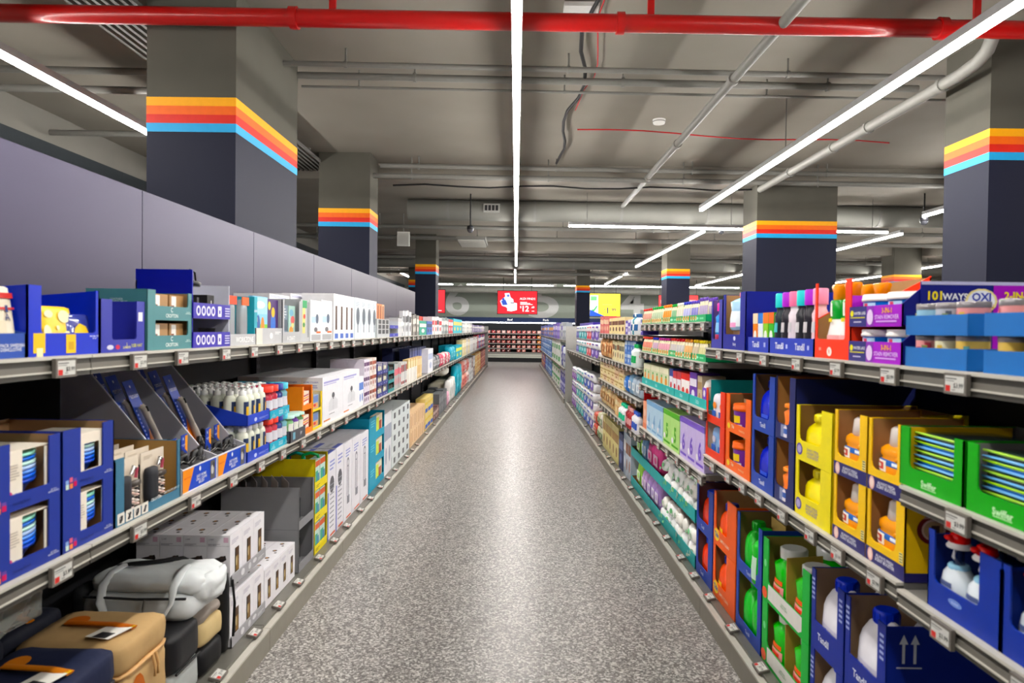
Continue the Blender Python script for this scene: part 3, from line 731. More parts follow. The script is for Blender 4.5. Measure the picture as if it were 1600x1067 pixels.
# navy low carton
sy,W,s0=span('L',156,227,z); h=H('L',172,463,z)
def d(q): q.dec(.83,.6,.93,.78,'e9e9f0'); q.tx('USB HAT',.8,.12,.07,'d8d66a',maxw=.25); q.el(.2,.1,.07,.045,'c8c8dc'); q.el(.36,.1,.05,.045,'b8324a'); q.tx('2\nLUMENS',.56,.12,.11,'efe9a0',maxw=.2)
one(tray(W,h*.95,.17,'33389a',lip=h*.23,pl=W*.24,pr=W*.2,draw=d,back=h*.8),'L',sy,F,z,'navy carton, nearly empty, between royal-blue and teal cartons','carton')
one(boxp(W*.45,.02,.1,'eceaf0',name='folded_box'),'L',sy-W*.02,F+.03,z+.005,'white folded leaflet lying in the nearly empty navy carton','leaflet')
# two stacked teal cartons
sy,W,s0=span('L',229,300,z); h=H('L',236,452,z)/2
def d(q): q.tx('C',.52,.36,.16,'e4efee'); q.tx('CROFTON',.52,.16,.13,'e4efee',.015,maxw=.45); q.tx('LEATHER\nWRAPPED MUG',.9,.28,.1,'cfe0df',maxw=.14)
def nr(q): q.tx('LEATHER\nWRAPPED MUG',.5,.62,.16,'cfe0df',maxw=.8)
pr_=tray(W,h,.19,TEAL,CARD,lip=h*.48,pl=W*.17,pr=W*.09,draw=d,near=nr,nf='left')
for k in range(2):
    one(pr_,'L',sy,F,z+k*h,'teal carton of leather wrapped mugs, %s of the pair'%('lower','upper')[k],'carton','stacked teal mug cartons')
    for i in range(2):
        q=B(W*.3,h*.8,.09); q.box(-W*.16,W*.16,0,.09,0,h*.84,'a8835c'); q.fr('front'); q.dec(.1,.35,.45,1.0,'efe9e4'); q.dec(.1,.35,.3,.6,'7a3a22')
        Proto('mug_box',q).put(pos('L',s0+W*(.4+.36*i),F+.02,z+k*h+.005),pi/2,'brown mug box in the %s teal carton, %s one'%(('lower','upper')[k],('left','right')[i]),'box','mug boxes in the teal cartons')
q=B(); q.lathe([(.03,0),(.031,.03)],'26221f',n=16); q.lathe([(.0315,.002),(.0315,.022)],'d2693a',n=16)
# tall blue display with two purple shelves
sy,W,s0=span('L',300,358,z); Ht=H('L',300,421,z); hs=H('L',300,497,z)
DK_=.20
r=B(W,Ht,DK_); T=.005
r.prism([(0,0),(DK_,0),(DK_,Ht),(0,Ht)],-W/2,-W/2+T,'0b1f9c','x'); r.add([(-W/2+T+.0005,0.002,0),(-W/2+T+.0005,DK_,0),(-W/2+T+.0005,DK_,Ht),(-W/2+T+.0005,.002,Ht)],[[0,1,2,3]],'4a4a52')
r.box(W/2-T,W/2,.0,DK_,0,Ht*.86,'cfd0dc'); r.box(-W/2,W/2,DK_-T,DK_,0,Ht*.86,'c6c7d4')
sh=B(W,hs,DK_)
def lipd(h0,hl):
    q=B(W*.99,hl,DK_); q.box(-W*.495,W*.495,0,T,0,hl,PUR); q.box(-W*.49,W*.49,T,DK_-T,0,.004,'bbbccc'); q.fr('front')
    for i,x in enumerate((.12,.25,.38,.5)): q.el(x,.5,.055,.33,'e8e6f6'); q.el(x,.5,.03,.2,PUR)
    q.dec(.63,.15,.73,.85,'efeefb'); q.dec(.66,.35,.70,.6,PUR)
    for i in range(4): q.dec(.83,.18+.17*i,.97,.26+.17*i,'cfcdf0')
    return q
o=one(Proto('display_stand',r),'L',sy,F,z,'tall blue display with two purple-lipped shelves of black boxes','display')
hl=H('L',300,520,z+.0)*.0+ .056
l0=lipd(0,hl)
link('display_shelf',l0.mesh('a'),o,(0,-.004,0)); link('display_shelf',l0.mesh('a'),o,(0,-.004,hs))
BK='1f1d1f'
def bkd(q): q.dec(.5,.35,.62,.75,'d8d8d8'); q.tx('MINI FAN',.56,.2,.12,'d8d8d8',maxw=.4); q.dec(.4,.02,.7,.08,'c0392b')
one(boxp(.06,.085,.06,BK,bkd,name='black_box'),'L',s0+W*.68,F+.03,z+hs+.007,'upright black box with red strip on the upper display shelf, right','box')
one(boxp(.05,.11,.05,BK,lambda q:q.dec(.6,.05,.9,.4,'e2e23a'),name='black_box'),'L',s0+W*.3,F+.06,z+hs+.007,'taller black box with yellow corner on the upper display shelf','box')
one(boxp(.05,.07,.04,BK,bkd,name='black_box'),'L',s0+W*.22,F+.012,z+hs+.007,'small black box leaning at the left of the upper display shelf','box',rz=.3)
def cold(q):
    for i,c in enumerate(('d97a4a','b8c34a','4a9a86','e0c9a8','7a4a9a')): q.dec(.12+.14*i,.2,.24+.14*i,.8,c)
one(boxp(.085,.05,.07,'3a3433',cold,name='black_box'),'L',s0+W*.32,F+.015,z+.007,'dark box with colourful window print on the lower display shelf','box',rz=-.15)
one(boxp(.06,.065,.06,BK,bkd,name='black_box'),'L',s0+W*.74,F+.02,z+.007,'tilted black box on the lower display shelf, right','box',rz=.4)
q=B(); q.loft([(0,.05,.03,0,0),(.012,.055,.035,0,0),(.02,.045,.028,0,0)],M('141416',.25),16,2); hb=B(); hb.tube([(-.045,0,.015),(-.03,0,.05),(0,0,.062),(.035,0,.055),(.045,0,.02)],.004,M('141416',.3),8)
one(Proto('black_mask',q,[('strap',hb)]),'L',s0+W*.35,F+.06,z+hs+.118,'black moulded item with strap on top of the blue display','gadget')
# WORKZONE tray and the assorted set
GRY='b9babd'
def spec(un,uf,vt,lbl,cat,c,front,dp=.12,nm='product_box',grp=None,z0=z,t=None,near=None,dz=0):
    sy,W,s0=span('L',un,uf,z0,t); h=H('L',un,vt,z0,t)-dz
    one(boxp(W*.985,h,dp,c,front,near=near,name=nm),'L',sy,(t or F)+.006,z0+dz,lbl,cat,grp); return sy,W,s0,h
sy,W,s0=span('L',359,400,z); 
one(tray(W,H('L',359,522,z),.2,GRY,lip=H('L',359,522,z)*.98,pl=0,draw=lambda q:(q.tx('WORKZONE',.55,.5,.5,'f6f6f6',.02,maxw=.75))),'L',sy,F,z,'light grey tray lettered in white under the bagged tool sets','carton')
for i in range(2):
    q=B(.07,.16,.03); q.soft(-.036,.036,0,.03,0,H('L',359,463,z)-.01,M('c9ced2',.08,alpha=.55),.01,.05,.002,i,4)
    p=B(); 
    for k in range(7): p.box(-.028+.008*k,-.023+.008*k,.008,.02,.01,.08+.012*((k*5+i)%4),('2a2c30','5e4a36','8a7b60','23565e','b02a62','2c4a8a','444444')[k])
    hd=B(.074,.03,.03); hd.box(-.037,.037,-.002,.001,H('L',359,463,z)-.035,H('L',359,463,z),('e0502a','d8652a')[i])
    Proto('bagged_tool_set',q,[('tools',p),('header_card',hd)]).put(pos('L',s0+W*(.27+.47*i),F+.02,z+.006),pi/2,'clear bag of small tools with orange header card, %s one'%('left','right')[i],'tool set','bagged tool sets in the grey tray')
spec(399,404,463,'narrow teal upright card beside the tool bags','card','3fa5b8',lambda q:q.tx('BABY',.5,.7,.4,'eeeeff'),.12)
sy,W,s0=span('L',400,441,z)
one(tray(W,H('L',400,512,z),.2,'bcbdc0',lip=H('L',400,512,z)*.98,pl=0,draw=lambda q:(q.dec(0,0,.22,.98,'dcd9cf'),q.el(.55,.5,.06,.2,'efefef'),lines(q,.7,.95,.6,.8,2,'efefef'))),'L',sy,F,z,'grey tray holding two bright picture books','carton')
def bk1(q):
    q.dec(.02,.62,.98,.98,'a9d3ea'); q.dec(.02,.02,.98,.4,'7fc04a'); q.el(.35,.4,.13,.2,'3d5a9a'); q.el(.65,.36,.12,.2,'e8914a'); q.el(.5,.82,.3,.08,'f4f4e4'); q.dec(0,.45,.3,.55,'f0d64a')
def bk2(q):
    q.dec(.02,.02,.98,.3,'e05a8a'); q.el(.5,.42,.24,.28,'3f72c8'); q.el(.5,.7,.16,.12,'f0c22a'); q.el(.15,.85,.12,.1,'e8d84a'); q.dec(.1,.05,.9,.15,'52a84a')
hb=H('L',405,464,z)
one(boxp(W*.54,hb,.02,'8cc7e6',bk1,name='picture_book'),'L',s0+W*.3,F+.02,z+.006,'sky-blue children picture book with two figures in the grey tray','book')
one(boxp(W*.42,H('L',420,467,z)*.98,.02,'4a2f6a',bk2,name='picture_book'),'L',s0+W*.78,F+.02,z+.006,'purple children picture book beside the sky-blue one','book')
sy,W,s0=span('L',441,470,z); hb=H('L',441,467,z)
one(tray(W,hb,.15,'b4b6b9',lip=hb*.25,pl=W*.09,draw=lambda q:(q.tx('A CRAFT',.45,.1,.1,'f4f4f4'))),'L',sy,F,z,'grey windowed carton of patterned sheets','carton')
one(boxp(W*.36,hb*.85,.05,'6f8290',lambda q:(q.dec(.05,.3,.95,.6,'4c5a66'),q.dec(.1,.05,.9,.25,'88a6b8'),lines(q,.2,.8,.65,.95,4,'cfd8dd')),name='sheet_pack'),'L',s0+W*.3,F+.02,z+.006,'grey-blue patterned sheet pack in the windowed carton, left','pack')
one(boxp(W*.36,hb*.85,.05,'a8c8c0',lambda q:(q.el(.4,.3,.3,.12,'e8a05a'),q.el(.6,.6,.3,.12,'d86a6a'),q.el(.4,.8,.3,.1,'7ab0c8'),q.el(.6,.45,.2,.07,'f0e0a0')),name='sheet_pack'),'L',s0+W*.7,F+.02,z+.006,'colourful patterned sheet pack in the windowed carton, right','pack')
spec(471,485,467,'narrow carton with green-topped colourful stickers','carton','b9bbbe',lambda q:(q.dec(.2,.8,.7,.98,'1f9a5c'),q.dec(.2,.2,.5,.8,'e8d88a'),q.el(.4,.6,.12,.06,'d84a3a'),q.el(.35,.4,.12,.06,'3a8a4a'),q.dec(.75,.1,.95,.95,'8a8d90')))
def fanw(q): q.dec(.25,.72,.7,.95,'f6f6f6'); q.el(.62,.55,.14,.12,'4a5a70'); q.dec(.1,.45,.5,.6,'bcd4ee'); q.el(.5,.28,.16,.06,'6a6a70'); q.dec(.1,.02,.95,.16,'a9abae'); q.dec(.55,.19,.95,.24,'e8703a')
for i,(a,b_) in enumerate(((486,503),(503,520))): spec(a,b_,468,'white boxed gadget with small fan picture, %s of two'%('left','right')[i],'box','e9eaec',fanw,.1,grp='fan gadget boxes')
def wd(q): q.dec(.3,.22,.62,.74,'4a2c1c'); q.dec(.2,.03,.8,.14,'4a6ab8'); q.dec(.85,.3,.9,.6,'cfcfd2')
fill('L',521,553,z,lambda w:boxp(w,H('L',521,458,z),.2,'eeeef0',wd,name='storage_box'),4,'white box with tall dark window on the top shelf','box','white boxes with dark windows')
def ov(q): q.el(.55,.55,.28,.22,'59636e'); q.dec(.48,.15,.6,.35,'59636e'); lines(q,.2,.8,.8,.92,3,'a9b6c2'); q.dec(0,0,.05,1,'c2d0dc')
fill('L',553.5,588,z,lambda w:boxp(w,H('L',553,464,z),.2,'dde6ec',ov,name='hairbrush_box'),4,'pale blue box with dark oval picture on the top shelf','box','pale blue oval picture boxes')
# tall white boxes standing at the back of the top shelf
for i in range(3):
    t=1.36; y0=span('L',420+33*i,452+33*i,z,t)
    hb=H('L',420+33*i,458,z,t); one(boxp(y0[1]*.98,hb,.2,'ebeaee',lambda q:(q.dec(.05,.955,.5,.965,'9aa0c8'),q.dec(.05,.93,.8,.94,'9aa0c8')),name='appliance_box'),'L',y0[0],t,z,'tall white appliance box at the back of the top shelf, %s of three'%ordw(i),'box','tall white boxes behind the picture books')
# beyond
M1=['d9763a','8a4a22','c86a3c']
fill('L',588.5,600,z,lambda w:[boxp(w,H('L',589,474,z),.15,c,lambda q:q.dec(.2,.5,.7,.95,'8a4a22')) for c in ('dd8a5a','e0b08a')],3,'orange-brown slim pack beyond the oval picture boxes','pack','orange slim packs')
fill('L',589,608,z,lambda w:boxp(w,H('L',589,488,z)*.75,.05,'bfc2c4',lambda q:[q.dec(.1+.3*i,.2+.27*j,.32+.3*i,.42+.27*j,'3a3c40') for i in range(3) for j in range(3)]),1,'small white box with dark grid in front of the orange packs','box',None,t=1.125)
pk=lambda w:tray(w,H('L',608,500,z)/2,.12,'c9cdd6',lip=H('L',608,500,z)*.2,pl=.0,sf=H('L',608,500,z)*.45,draw=lambda q:(q.dec(0,0,1,.4,'3a3fa0'),q.tx('MUG',.5,.2,.15,'e8e8f8')))
fill('L',609,622,z,pk,1,'small purple-lipped tray of cream items','carton','small purple-lipped trays',tiers=2,th=H('L',608,500,z)/2)
fill('L',610,621,z,lambda w:boxp(w,.03,.05,'e8d9b8',name='cream_item'),3,'cream item in a purple-lipped tray','item','cream items in purple-lipped trays',tiers=2,th=H('L',608,500,z)/2,inset=.01)
# ---------------------------------------------------------------- MIDDLE LEFT SHELF
z=ZML+.0005
def nested(w,h,cs,label):
    # stack of nested bowls in a cream sleeve
    q=B(w,h,w); n=len(cs); st=h*.12; r=w/2
    for i,c in enumerate(cs):
        z0=h*.0+i*h*.11 if i else 0
        zt=h*.42+i*h*.58/(n)
        q.lathe([(r*.72+.0003*i,max(0,zt-h*.3)),(r*.93,zt-.008),(r*.99,zt-.007),(r*1.0,zt),(r*.95,zt)],M(c,.3),0,r,20)
    q.lathe([(r*.66,0),(r*.86,h*.30)],M(cs[0],.3),0,r,20)
    return q
BC=['1846b8','2a63d8','5c8fe0','a8bfe6','bfe6dc','1f5fc4','9adcc8']
def bowl_thing(w,h,sleeve):
    q=nested(w,h,BC,0)
    s=B(w,h,w)
    if sleeve=='L':
        s.box(-w*.36,-w*.10,-.004,-.002,0,h,'e8e0d2'); s.box(-w*.36,w*.36,-.003,w*.8,h,h+.003,'e8e0d2'); s.box(w*.27,w*.31,-.004,-.002,0,h*.98,'e8e0d2')
        s.w=w; s.fr('front'); s.lay=9; s.el(.2,.25,.04,.05,'c24a78'); s.el(.3,.2,.04,.05,'2a55b0'); lines(s,.17,.36,.5,.8,6,'b9b0a4')
    else:
        s.box(-w*.36,-w*.16,-.004,-.002,0,h,'e8e0d2'); s.box(w*.20,w*.36,-.004,-.002,0,h,'e8e0d2'); s.box(-w*.16,w*.20,-.004,-.002,0,h*.25,'e8e0d2'); s.box(-w*.16,w*.20,-.004,-.002,h*.8,h,'e8e0d2'); s.box(-w*.36,w*.36,-.003,w*.8,h,h+.003,'e8e0d2')
    return Proto('bowl_set',q,[('paper_sleeve',s)])
def navyd(q):
    for i,(x,zz,c) in enumerate(((.06,.1,'8aa6d8'),(.13,.13,'d86a86'),(.20,.1,'6a4a9a'),(.06,.03,'c8e0d8'),(.13,.03,'e88a5a'),(.2,.05,'c02a5a'))): q.dec(x,zz,x+.055,zz+.08,c)
    q.tx('Nesting Bowls',.45,.1,.06,'16246a',maxw=.25); q.tx('SET OF 8\nMIXING BOWLS',.88,.12,.055,'d8dcf0',maxw=.2)
for (a,b_,vt,pl,prr,nm,nt) in ((-26,96,700,.30,.17,'left','A'),(96,178,660,.33,.22,'right','B')):
    sy,W,s0=span('L',a,b_,z); Ht=H('L',b_,(676 if nt=='A' else 656),z); h=Ht/2
    trp=tray(W,h,.30,NAVY,CARD,lip=h*.24,pl=W*pl,pr=W*prr,draw=navyd,r=.004)
    bp=bowl_thing(W*.80,h*.82,'L'); bp2=bowl_thing(W*.80,h*.82,'R')
    for k in range(2):
        one(trp,'L',sy,F,z+k*h,'navy carton of mixing bowls on the middle left shelf, %s %s'%(nm,('lower','upper')[k]),'carton','navy bowl cartons')
        p=bp2 if (nt=='B' and k==1) else bp
        one(p,'L',sy+W*.072,F+.010,z+k*h+.006,'stacked blue and mint bowls in a paper sleeve, %s carton, %s tier'%(nm,('lower','upper')[k]),'bowls','sleeved bowl sets')
# brush-set carton
sy,W,s0=span('L',179,282,z); hp=H('L',281,686,z); lp=H('L',281,760,z)
def d(q):
    for i in range(4):
        x=.03+.11*i; q.dec(x,.02,x+.095,.19,'e6e2da')
        if i<3: q.tx('OXO/'[i],x+.047,.1,.09,'26262a')
        q.pol([(x+.02,.05),(x+.05,.04),(x+.075,.14),(x+.05,.15)],'2a2a2e')
    q.tx('CROFTON',.58,.17,.06,'e8eef0',.01,maxw=.16); q.tx('BASTING KITCHEN SET',.84,.2,.04,'cfe0e4',maxw=.26)
one(tray(W,hp,.28,'46758f','b08a58',lip=lp*.85,pl=W*.12,pr=W*.05,back=hp*.99,sf=hp*.98,draw=d),'L',sy,F,z,'blue and brown carton of carded kitchen tool sets','carton')
def cardset(w,h,i):
    q=B(w,h,.004); q.box(-w/2,w/2,.0,.003,0,h,'ddd2c2'); 
    q.fr('front'); lines(q,.1,.5,.86,.94,3,'b9ad9c')
    p=B(); p.soft(-w*.46,-w*.02,-.026,-.001,h*.05,h*.72,M('25262b',.6,bump=.3),.01,.02,.0008,i,4)
    m=B(); 
    m.tube([(w*.06,-.012,h*.70),(w*.14,-.014,h*.84),(w*.22,-.012,h*.8)],.006,M('b8b8b8',.2,1),8); m.soft(w*.05,w*.42,-.02,-.002,h*.46,h*.58,M('4a4440',.3),.008,0,0,1,2)
    m.tube([(w*.24,-.012,h*.62),(w*.3,-.012,h*.8)],.005,M('a84c5c',.4),8)
    bd=B()
    for k in range(7):
        for j in range(2):
            bd.lathe([(.0,h*(.06+.055*k)),(.007,h*(.075+.055*k)),(.008,h*(.085+.055*k)),(.007,h*(.095+.055*k)),(.0,h*(.11+.055*k))],M(('efe6e0','2a2628','e8c8c0')[(k+j)%3] ,.3),w*(.12+.2*j),-.01,8,False)
    return Proto('tool_card',q,[('black_pouch',p),('clip',m),('beads',bd)])
cp=cardset(W*.36,hp*.86,1)
for j in range(2):
    for k in range(4 if j==0 else 4):
        one(cp,'L',s0+W*(.30+.40*j),F+.035+.05*k,z+.01+.002*k,'cream card with black pouch and beads, %s stack, %s from the front'%(('left','right')[j],ordw(k)),'tool set','carded kitchen tool sets',rot=None)
# white brush display with slanted sides
GD=M('b6b6be',.5,var=.03)
sy,W,s0=span('L',284,384,z); hb=H('L',300,0,z)*0+.60; lp=H('L',384,693,z)
Dd=.42; hbk=.466
r=B(W,lp,Dd); r.box(-W/2,W/2,0,.004,0,lp,'e4e4ea'); r.box(-W/2,W/2,.004,Dd,0,.004,GD); r.box(-W/2,W/2,Dd-.004,Dd,0,hbk,GD)
r.fr('front')
for k in range(2):
    x=.01+.5*k; r.dec(x,.05,x+.47,.95,'1f46b8'); r.pol([(x,.05),(x+.07,.05),(x+.15,.95),(x,.95)],'f0962c'); r.tx('SMARTTOOL',x+.06,.6,.12,'d8541c',maxw=.09); r.el(x+.23,.78,.012,.1,'f2f2f8'); r.tx('EASY HOME\nGRILL CLEAN\nBRUSH',x+.25,.36,.5,'f0f2ff',maxw=.15); r.dec(x+.38,.1,x+.45,.9,'5a5a5c'); r.el(x+.41,.5,.02,.2,'c8c8c4'); r.el(x+.43,.7,.015,.12,'2a2a2a')
dv=[]
for i in range(3):
    x=-W/2+.001+(W-.006)*i/2; q=B()
    q.prism([(0,0),(Dd,0),(Dd,hbk),(Dd*.86,hbk),(Dd*.14,lp*1.25),(0,lp*1.02)],x,x+.004,GD,'x'); q.prism([(Dd*.86,hbk),(Dd*.86,hbk-.0),(Dd*.14,lp*1.25),(0,lp*1.02),(-.001,lp*1.02),(Dd*.135,lp*1.28),(Dd*.855,hbk+.003)],x,x+.004,'e8e8f0','x')
    dv.append(('side_panel',q))
one(Proto('brush_display',r,dv),'L',sy,F,z,'pale grey display stand with slanted sides full of grill brushes','display')
def hbrush(i):
    w,h=.062,.34
    q=B(w,h,.004); q.box(-w/2,w/2,0,.002,0,h,'2340a4'); q.fr('front'); q.pol([(0,0),(1,0),(1,.62),(.75,.5),(.0,.26)],'f08a2a'); q.pol([(.55,.2),(1,.35),(1,.7),(.75,.72)],'e6b48a'); q.el(.5,.93,.06,.015,'e8ecff'); q.tx('STEAM CLEAN\nBBQ BRUSH',.5,.82,.07,'eef0ff',maxw=.85); lines(q,.05,.2,.3,.7,9,'aab8ec',3)
    p=B(); p.tube([(.012,-.012,h*.02),(.004,-.016,h*.3),(-.002,-.018,h*.66),(-.004,-.012,h*.70)],.0125,M('a89f96',.35),12); 
    s=B(); s.tube([(-.003,-.030,h*.62),(-.004,-.031,h*.68)],.004,M('1a1a1a',.5),8)
    return Proto('grill_brush',q,[('handle',p,[('hanging_hole',s)])])
hp_=hbrush(0); hp_dark=hp_
for j in range(2):
    for k in range(4):
        hp_.put(pos('L',s0+W*(.13+.5*j)+.028*(3-k)*.6, F+.12+.05*k, z+.07+.018*k),0,'grill brush on a blue and orange card, %s bay, %s from the front'%(('left','right')[j],ordw(k)),'brush','carded grill brushes',rot=(-.38,-.08,pi/2))
def bhead():
    q=B(); q.soft(-.045,.03,-.03,.03,0,.085,M('2b2a2c',.75,bump=.4),.012,.02,.001,2,4)
    p=B(); p.tube([(0,0,.075),(.01,0,.11),(.028,0,.115),(.036,0,.09),(.034,0,.06)],.011,M('1b1b1d',.3),10)
    w=B()
    for i in range(4): w.tube([(-.04,-.02+.012*i,.084),(0,-.022+.012*i,.10),(.03,-.02+.014*i,.088)],.0012,M('8a8a88',.3,1),5)
    return Proto('replacement_brush',q,[('grip',p),('wire',w)])
bh=bhead(); hc=B(.06,.1,.003); hc.box(-.03,.03,0,.002,0,.1,'2340a4'); hc.fr('front'); hc.pol([(.6,.45),(1,.3),(1,.95),(.6,.95)],'f0a03a'); hc.el(.3,.85,.05,.06,'eef'*2); hc.tx('REPLACEMENT\nHEAD',.35,.6,.18,'eef0ff',maxw=.6); hcP=Proto('head_card',hc)
for j in range(2):
    for k,(dx,dt,dz) in enumerate(((.10,.045,.0),(.26,.04,.0),(.38,.045,.0),(.18,.12,.02),(.33,.13,.03))):
        one(bh,'L',s0+W*(dx+.02+.5*j),F+dt,z+.006+dz,'black brush head with grip in the display, %s bay, %s from left'%(('left','right')[j],ordw(k)),'brush head','black brush heads',rz=.3*(k-1))
    for k,(dx,dt) in enumerate(((.2,.085),(.40,.10))):
        one(hcP,'L',s0+W*(dx+.5*j),F+dt,z+.075,'blue card of a replacement head, %s bay, %s'%(('left','right')[j],('near','far')[k]),'card','blue head cards',rz=.1)
# soap pump bottles in two blue trays
sy,W,s0=span('L',386,421,z); lp=H('L',386,713-2,z)
Hh=H('L',386,697,z); up=H('L',386,665,z)-H('L',386,720,z)*0
th=.158
trp=tray(W,.045,.30,'2c46ba',lip=.044,pl=0,sf=.045,sb=.12,draw=lambda q:(q.el(.35,.4,.06,.2,'c8d0ff'),lines(q,.5,.95,.3,.5,2,'9aa6e8')))
pb=pumpb(min(.026,W/8.6),.165)
for k in range(2):
    one(trp,'L',sy,F,z+k*th,'blue tray of clear soap bottles, %s'%('lower','upper')[k],'carton','blue soap trays')
    n=4
    for i in range(n):
        for j in range(5):
            if k==0 and j>2: continue
            one(pb,'L',s0+W*(i+.5)/n,F+.035+.055*j,z+k*th+.006,'clear soap bottle with white pump, %s tray, row %s, %s along'%(('lower','upper')[k],('one','two','three','four','five')[j],ordw(i)),'bottle','clear pump bottles',rz=.1*((i*3+j)%5-2))
# red and navy bottles in teal trays
sy,W,s0=span('L',421,452,z)
trp=tray(W,.04,.30,'22a8c4','eef2f2',lip=.039,pl=0,sf=.04,sb=.07,draw=lambda q:(q.tx('PORTABLE\nBLENDER',.55,.5,.5,'e4f8fc',maxw=.3),[q.dec(.08+.05*i,.15,.1+.05*i,.3+.1*((i*2)%5),'c4ecf4') for i in range(4)],[q.dec(.75+.05*i,.15,.77+.05*i,.3+.1*((i*3)%5),'c4ecf4') for i in range(4)]))
caps=['e0483c','2a3f9a','c0286c','2f8fc0','5ab8cc']
bts=[bottle(W/8.4,.15,M(b_,.12,alpha=.8),c,[('d8d8e0',.25,.55,60)],cr=.9,ch=.2,neck=.8,name='drink_bottle') for b_,c in (('c84a58','e0483c'),('3a4a8a','26388a'),('c83a78','c0286c'),('8ac0cc','5ab8cc'))]
for k in range(2):
    one(trp,'L',sy,F,z+k*th*.95,'cyan tray of coloured drink bottles, %s'%('lower','upper')[k],'carton','cyan bottle trays')
    for j in range(4):
        for i in range(4):
            if k==0 and j>1: continue
            one(bts[(0,0,1,3)[i] if j%2==0 else (2,0,1,3)[i]],'L',s0+W*(i+.5)/4,F+.035+.06*j,z+k*th*.95+.006,'%s drink bottle, %s cyan tray, row %s, %s along'%(('red','red','navy','pale blue')[i] if j%2==0 else ('pink','red','navy','pale blue')[i],('lower','upper')[k],('one','two','three','four')[j],ordw(i)),'bottle','coloured drink bottles')
# dark grey tray with cans
sy,W,s0=span('L',448,472,z); 
one(tray(W,.06,.12,'4c4c54',lip=.058,pl=0,draw=lambda q:(q.tx('jar',.7,.5,.4,'e8e8ee'),q.dec(.15,.2,.3,.8,'7ab0c8'))),'L',sy,F-.018,z,'dark grey tray of green and purple tubs','carton')
for i,(c,l) in enumerate((('7fae7c','green'),('6a3f9c','purple'),('5c8a5a','dark green'))):
    one(bottle(W/6.6,.13,c,'b8dcd0',[('e8e8e0',.2,.7,50)],cr=.95,ch=.1,neck=.88,name='small_tub'),'L',s0+W*(i+.5)/3,F+.02,z+.005,'%s tub with pale lid in the dark grey tray'%l,'tub','green and purple tubs')
# orange and yellow two-tier cartons
def strips(q):
    q.dec(.1,.1,.9,.85,'e8dcc8')
    for i in range(5): q.pol([(.1,.1+.15*i),(.9,.2+.14*i),(.9,.28+.14*i),(.1,.18+.15*i)],('d83a30','f0f0e8','c8302a','e8a04a','a83a5a')[i])
sy,W,s0=span('L',472,488,z); hh=H('L',472,605,z)/2
tp=tray(W,hh,.24,'ee8a14','c8600c',lip=hh*.22,pl=W*.12,pr=W*.08); sp=boxp(W*.7,hh*.72,.06,'e8dcc8',strips,name='snack_pack')
for k in range(2):
    one(tp,'L',sy,F,z+k*hh,'orange carton on the middle left shelf, %s one'%('lower','upper')[k],'carton','orange cartons')
    one(sp,'L',sy,F+.012,z+k*hh+.006,'red and white striped pack in the %s orange carton'%('lower','upper')[k],'pack','striped packs')
sy,W,s0=span('L',488.5,503,z); hh=H('L',489,615,z)/2
tp=tray(W,hh,.2,'f2d21c','e8e0c0',lip=hh*.12,pl=W*.02,pr=W*.12)
for k in range(2):
    one(tp,'L',sy,F,z+k*hh,'yellow carton beside the orange ones, %s one'%('lower','upper')[k],'carton','yellow cartons')
    one(boxp(W*.7,hh*.8,.06,'9fb0c8',lambda q:(q.dec(.1,.5,.9,.95,'6f86b8'),q.dec(.1,.1,.9,.45,'e0a870'),q.el(.4,.3,.2,.1,'c83a4a')),name='snack_pack'),'L',sy-W*.03,F+.012,z+k*hh+.006,'blue and tan pack in the %s yellow carton'%('lower','upper')[k],'pack','blue and tan packs')
# coat hanger boxes: two along, four deep
def coat(q):
    q.dec(.05,.86,.8,.9,'a9a8d8'); q.dec(.05,.82,.65,.84,'b9b8de'); q.el(.5,.56,.07,.07,'55565c'); q.pol([(.42,.52),(.58,.52),(.72,.44),(.72,.24),(.28,.24),(.28,.44)],'dcdde2'); q.dec(.495,.24,.505,.5,'b0b0b8'); q.dec(.48,.48,.52,.56,'4a4a50'); lines(q,.3,.7,.17,.2,1,'8a8a90'); q.dec(.05,.06,.35,.09,'e08a50')
def coatn(q): q.tx('HOME STEAMER',.45,.9,.04,'9090c4',maxw=.7); lines(q,.1,.8,.74,.86,3,'9a9acc')
hb=H('L',503,590,z)
fill('L',503.5,561,z,lambda w:boxp(w,hb,.125,'eeeef3',coat,coatn,'left',name='steamer_box'),2,'big white box with coat picture','box','white coat-picture boxes',rows=4,rd=.127)
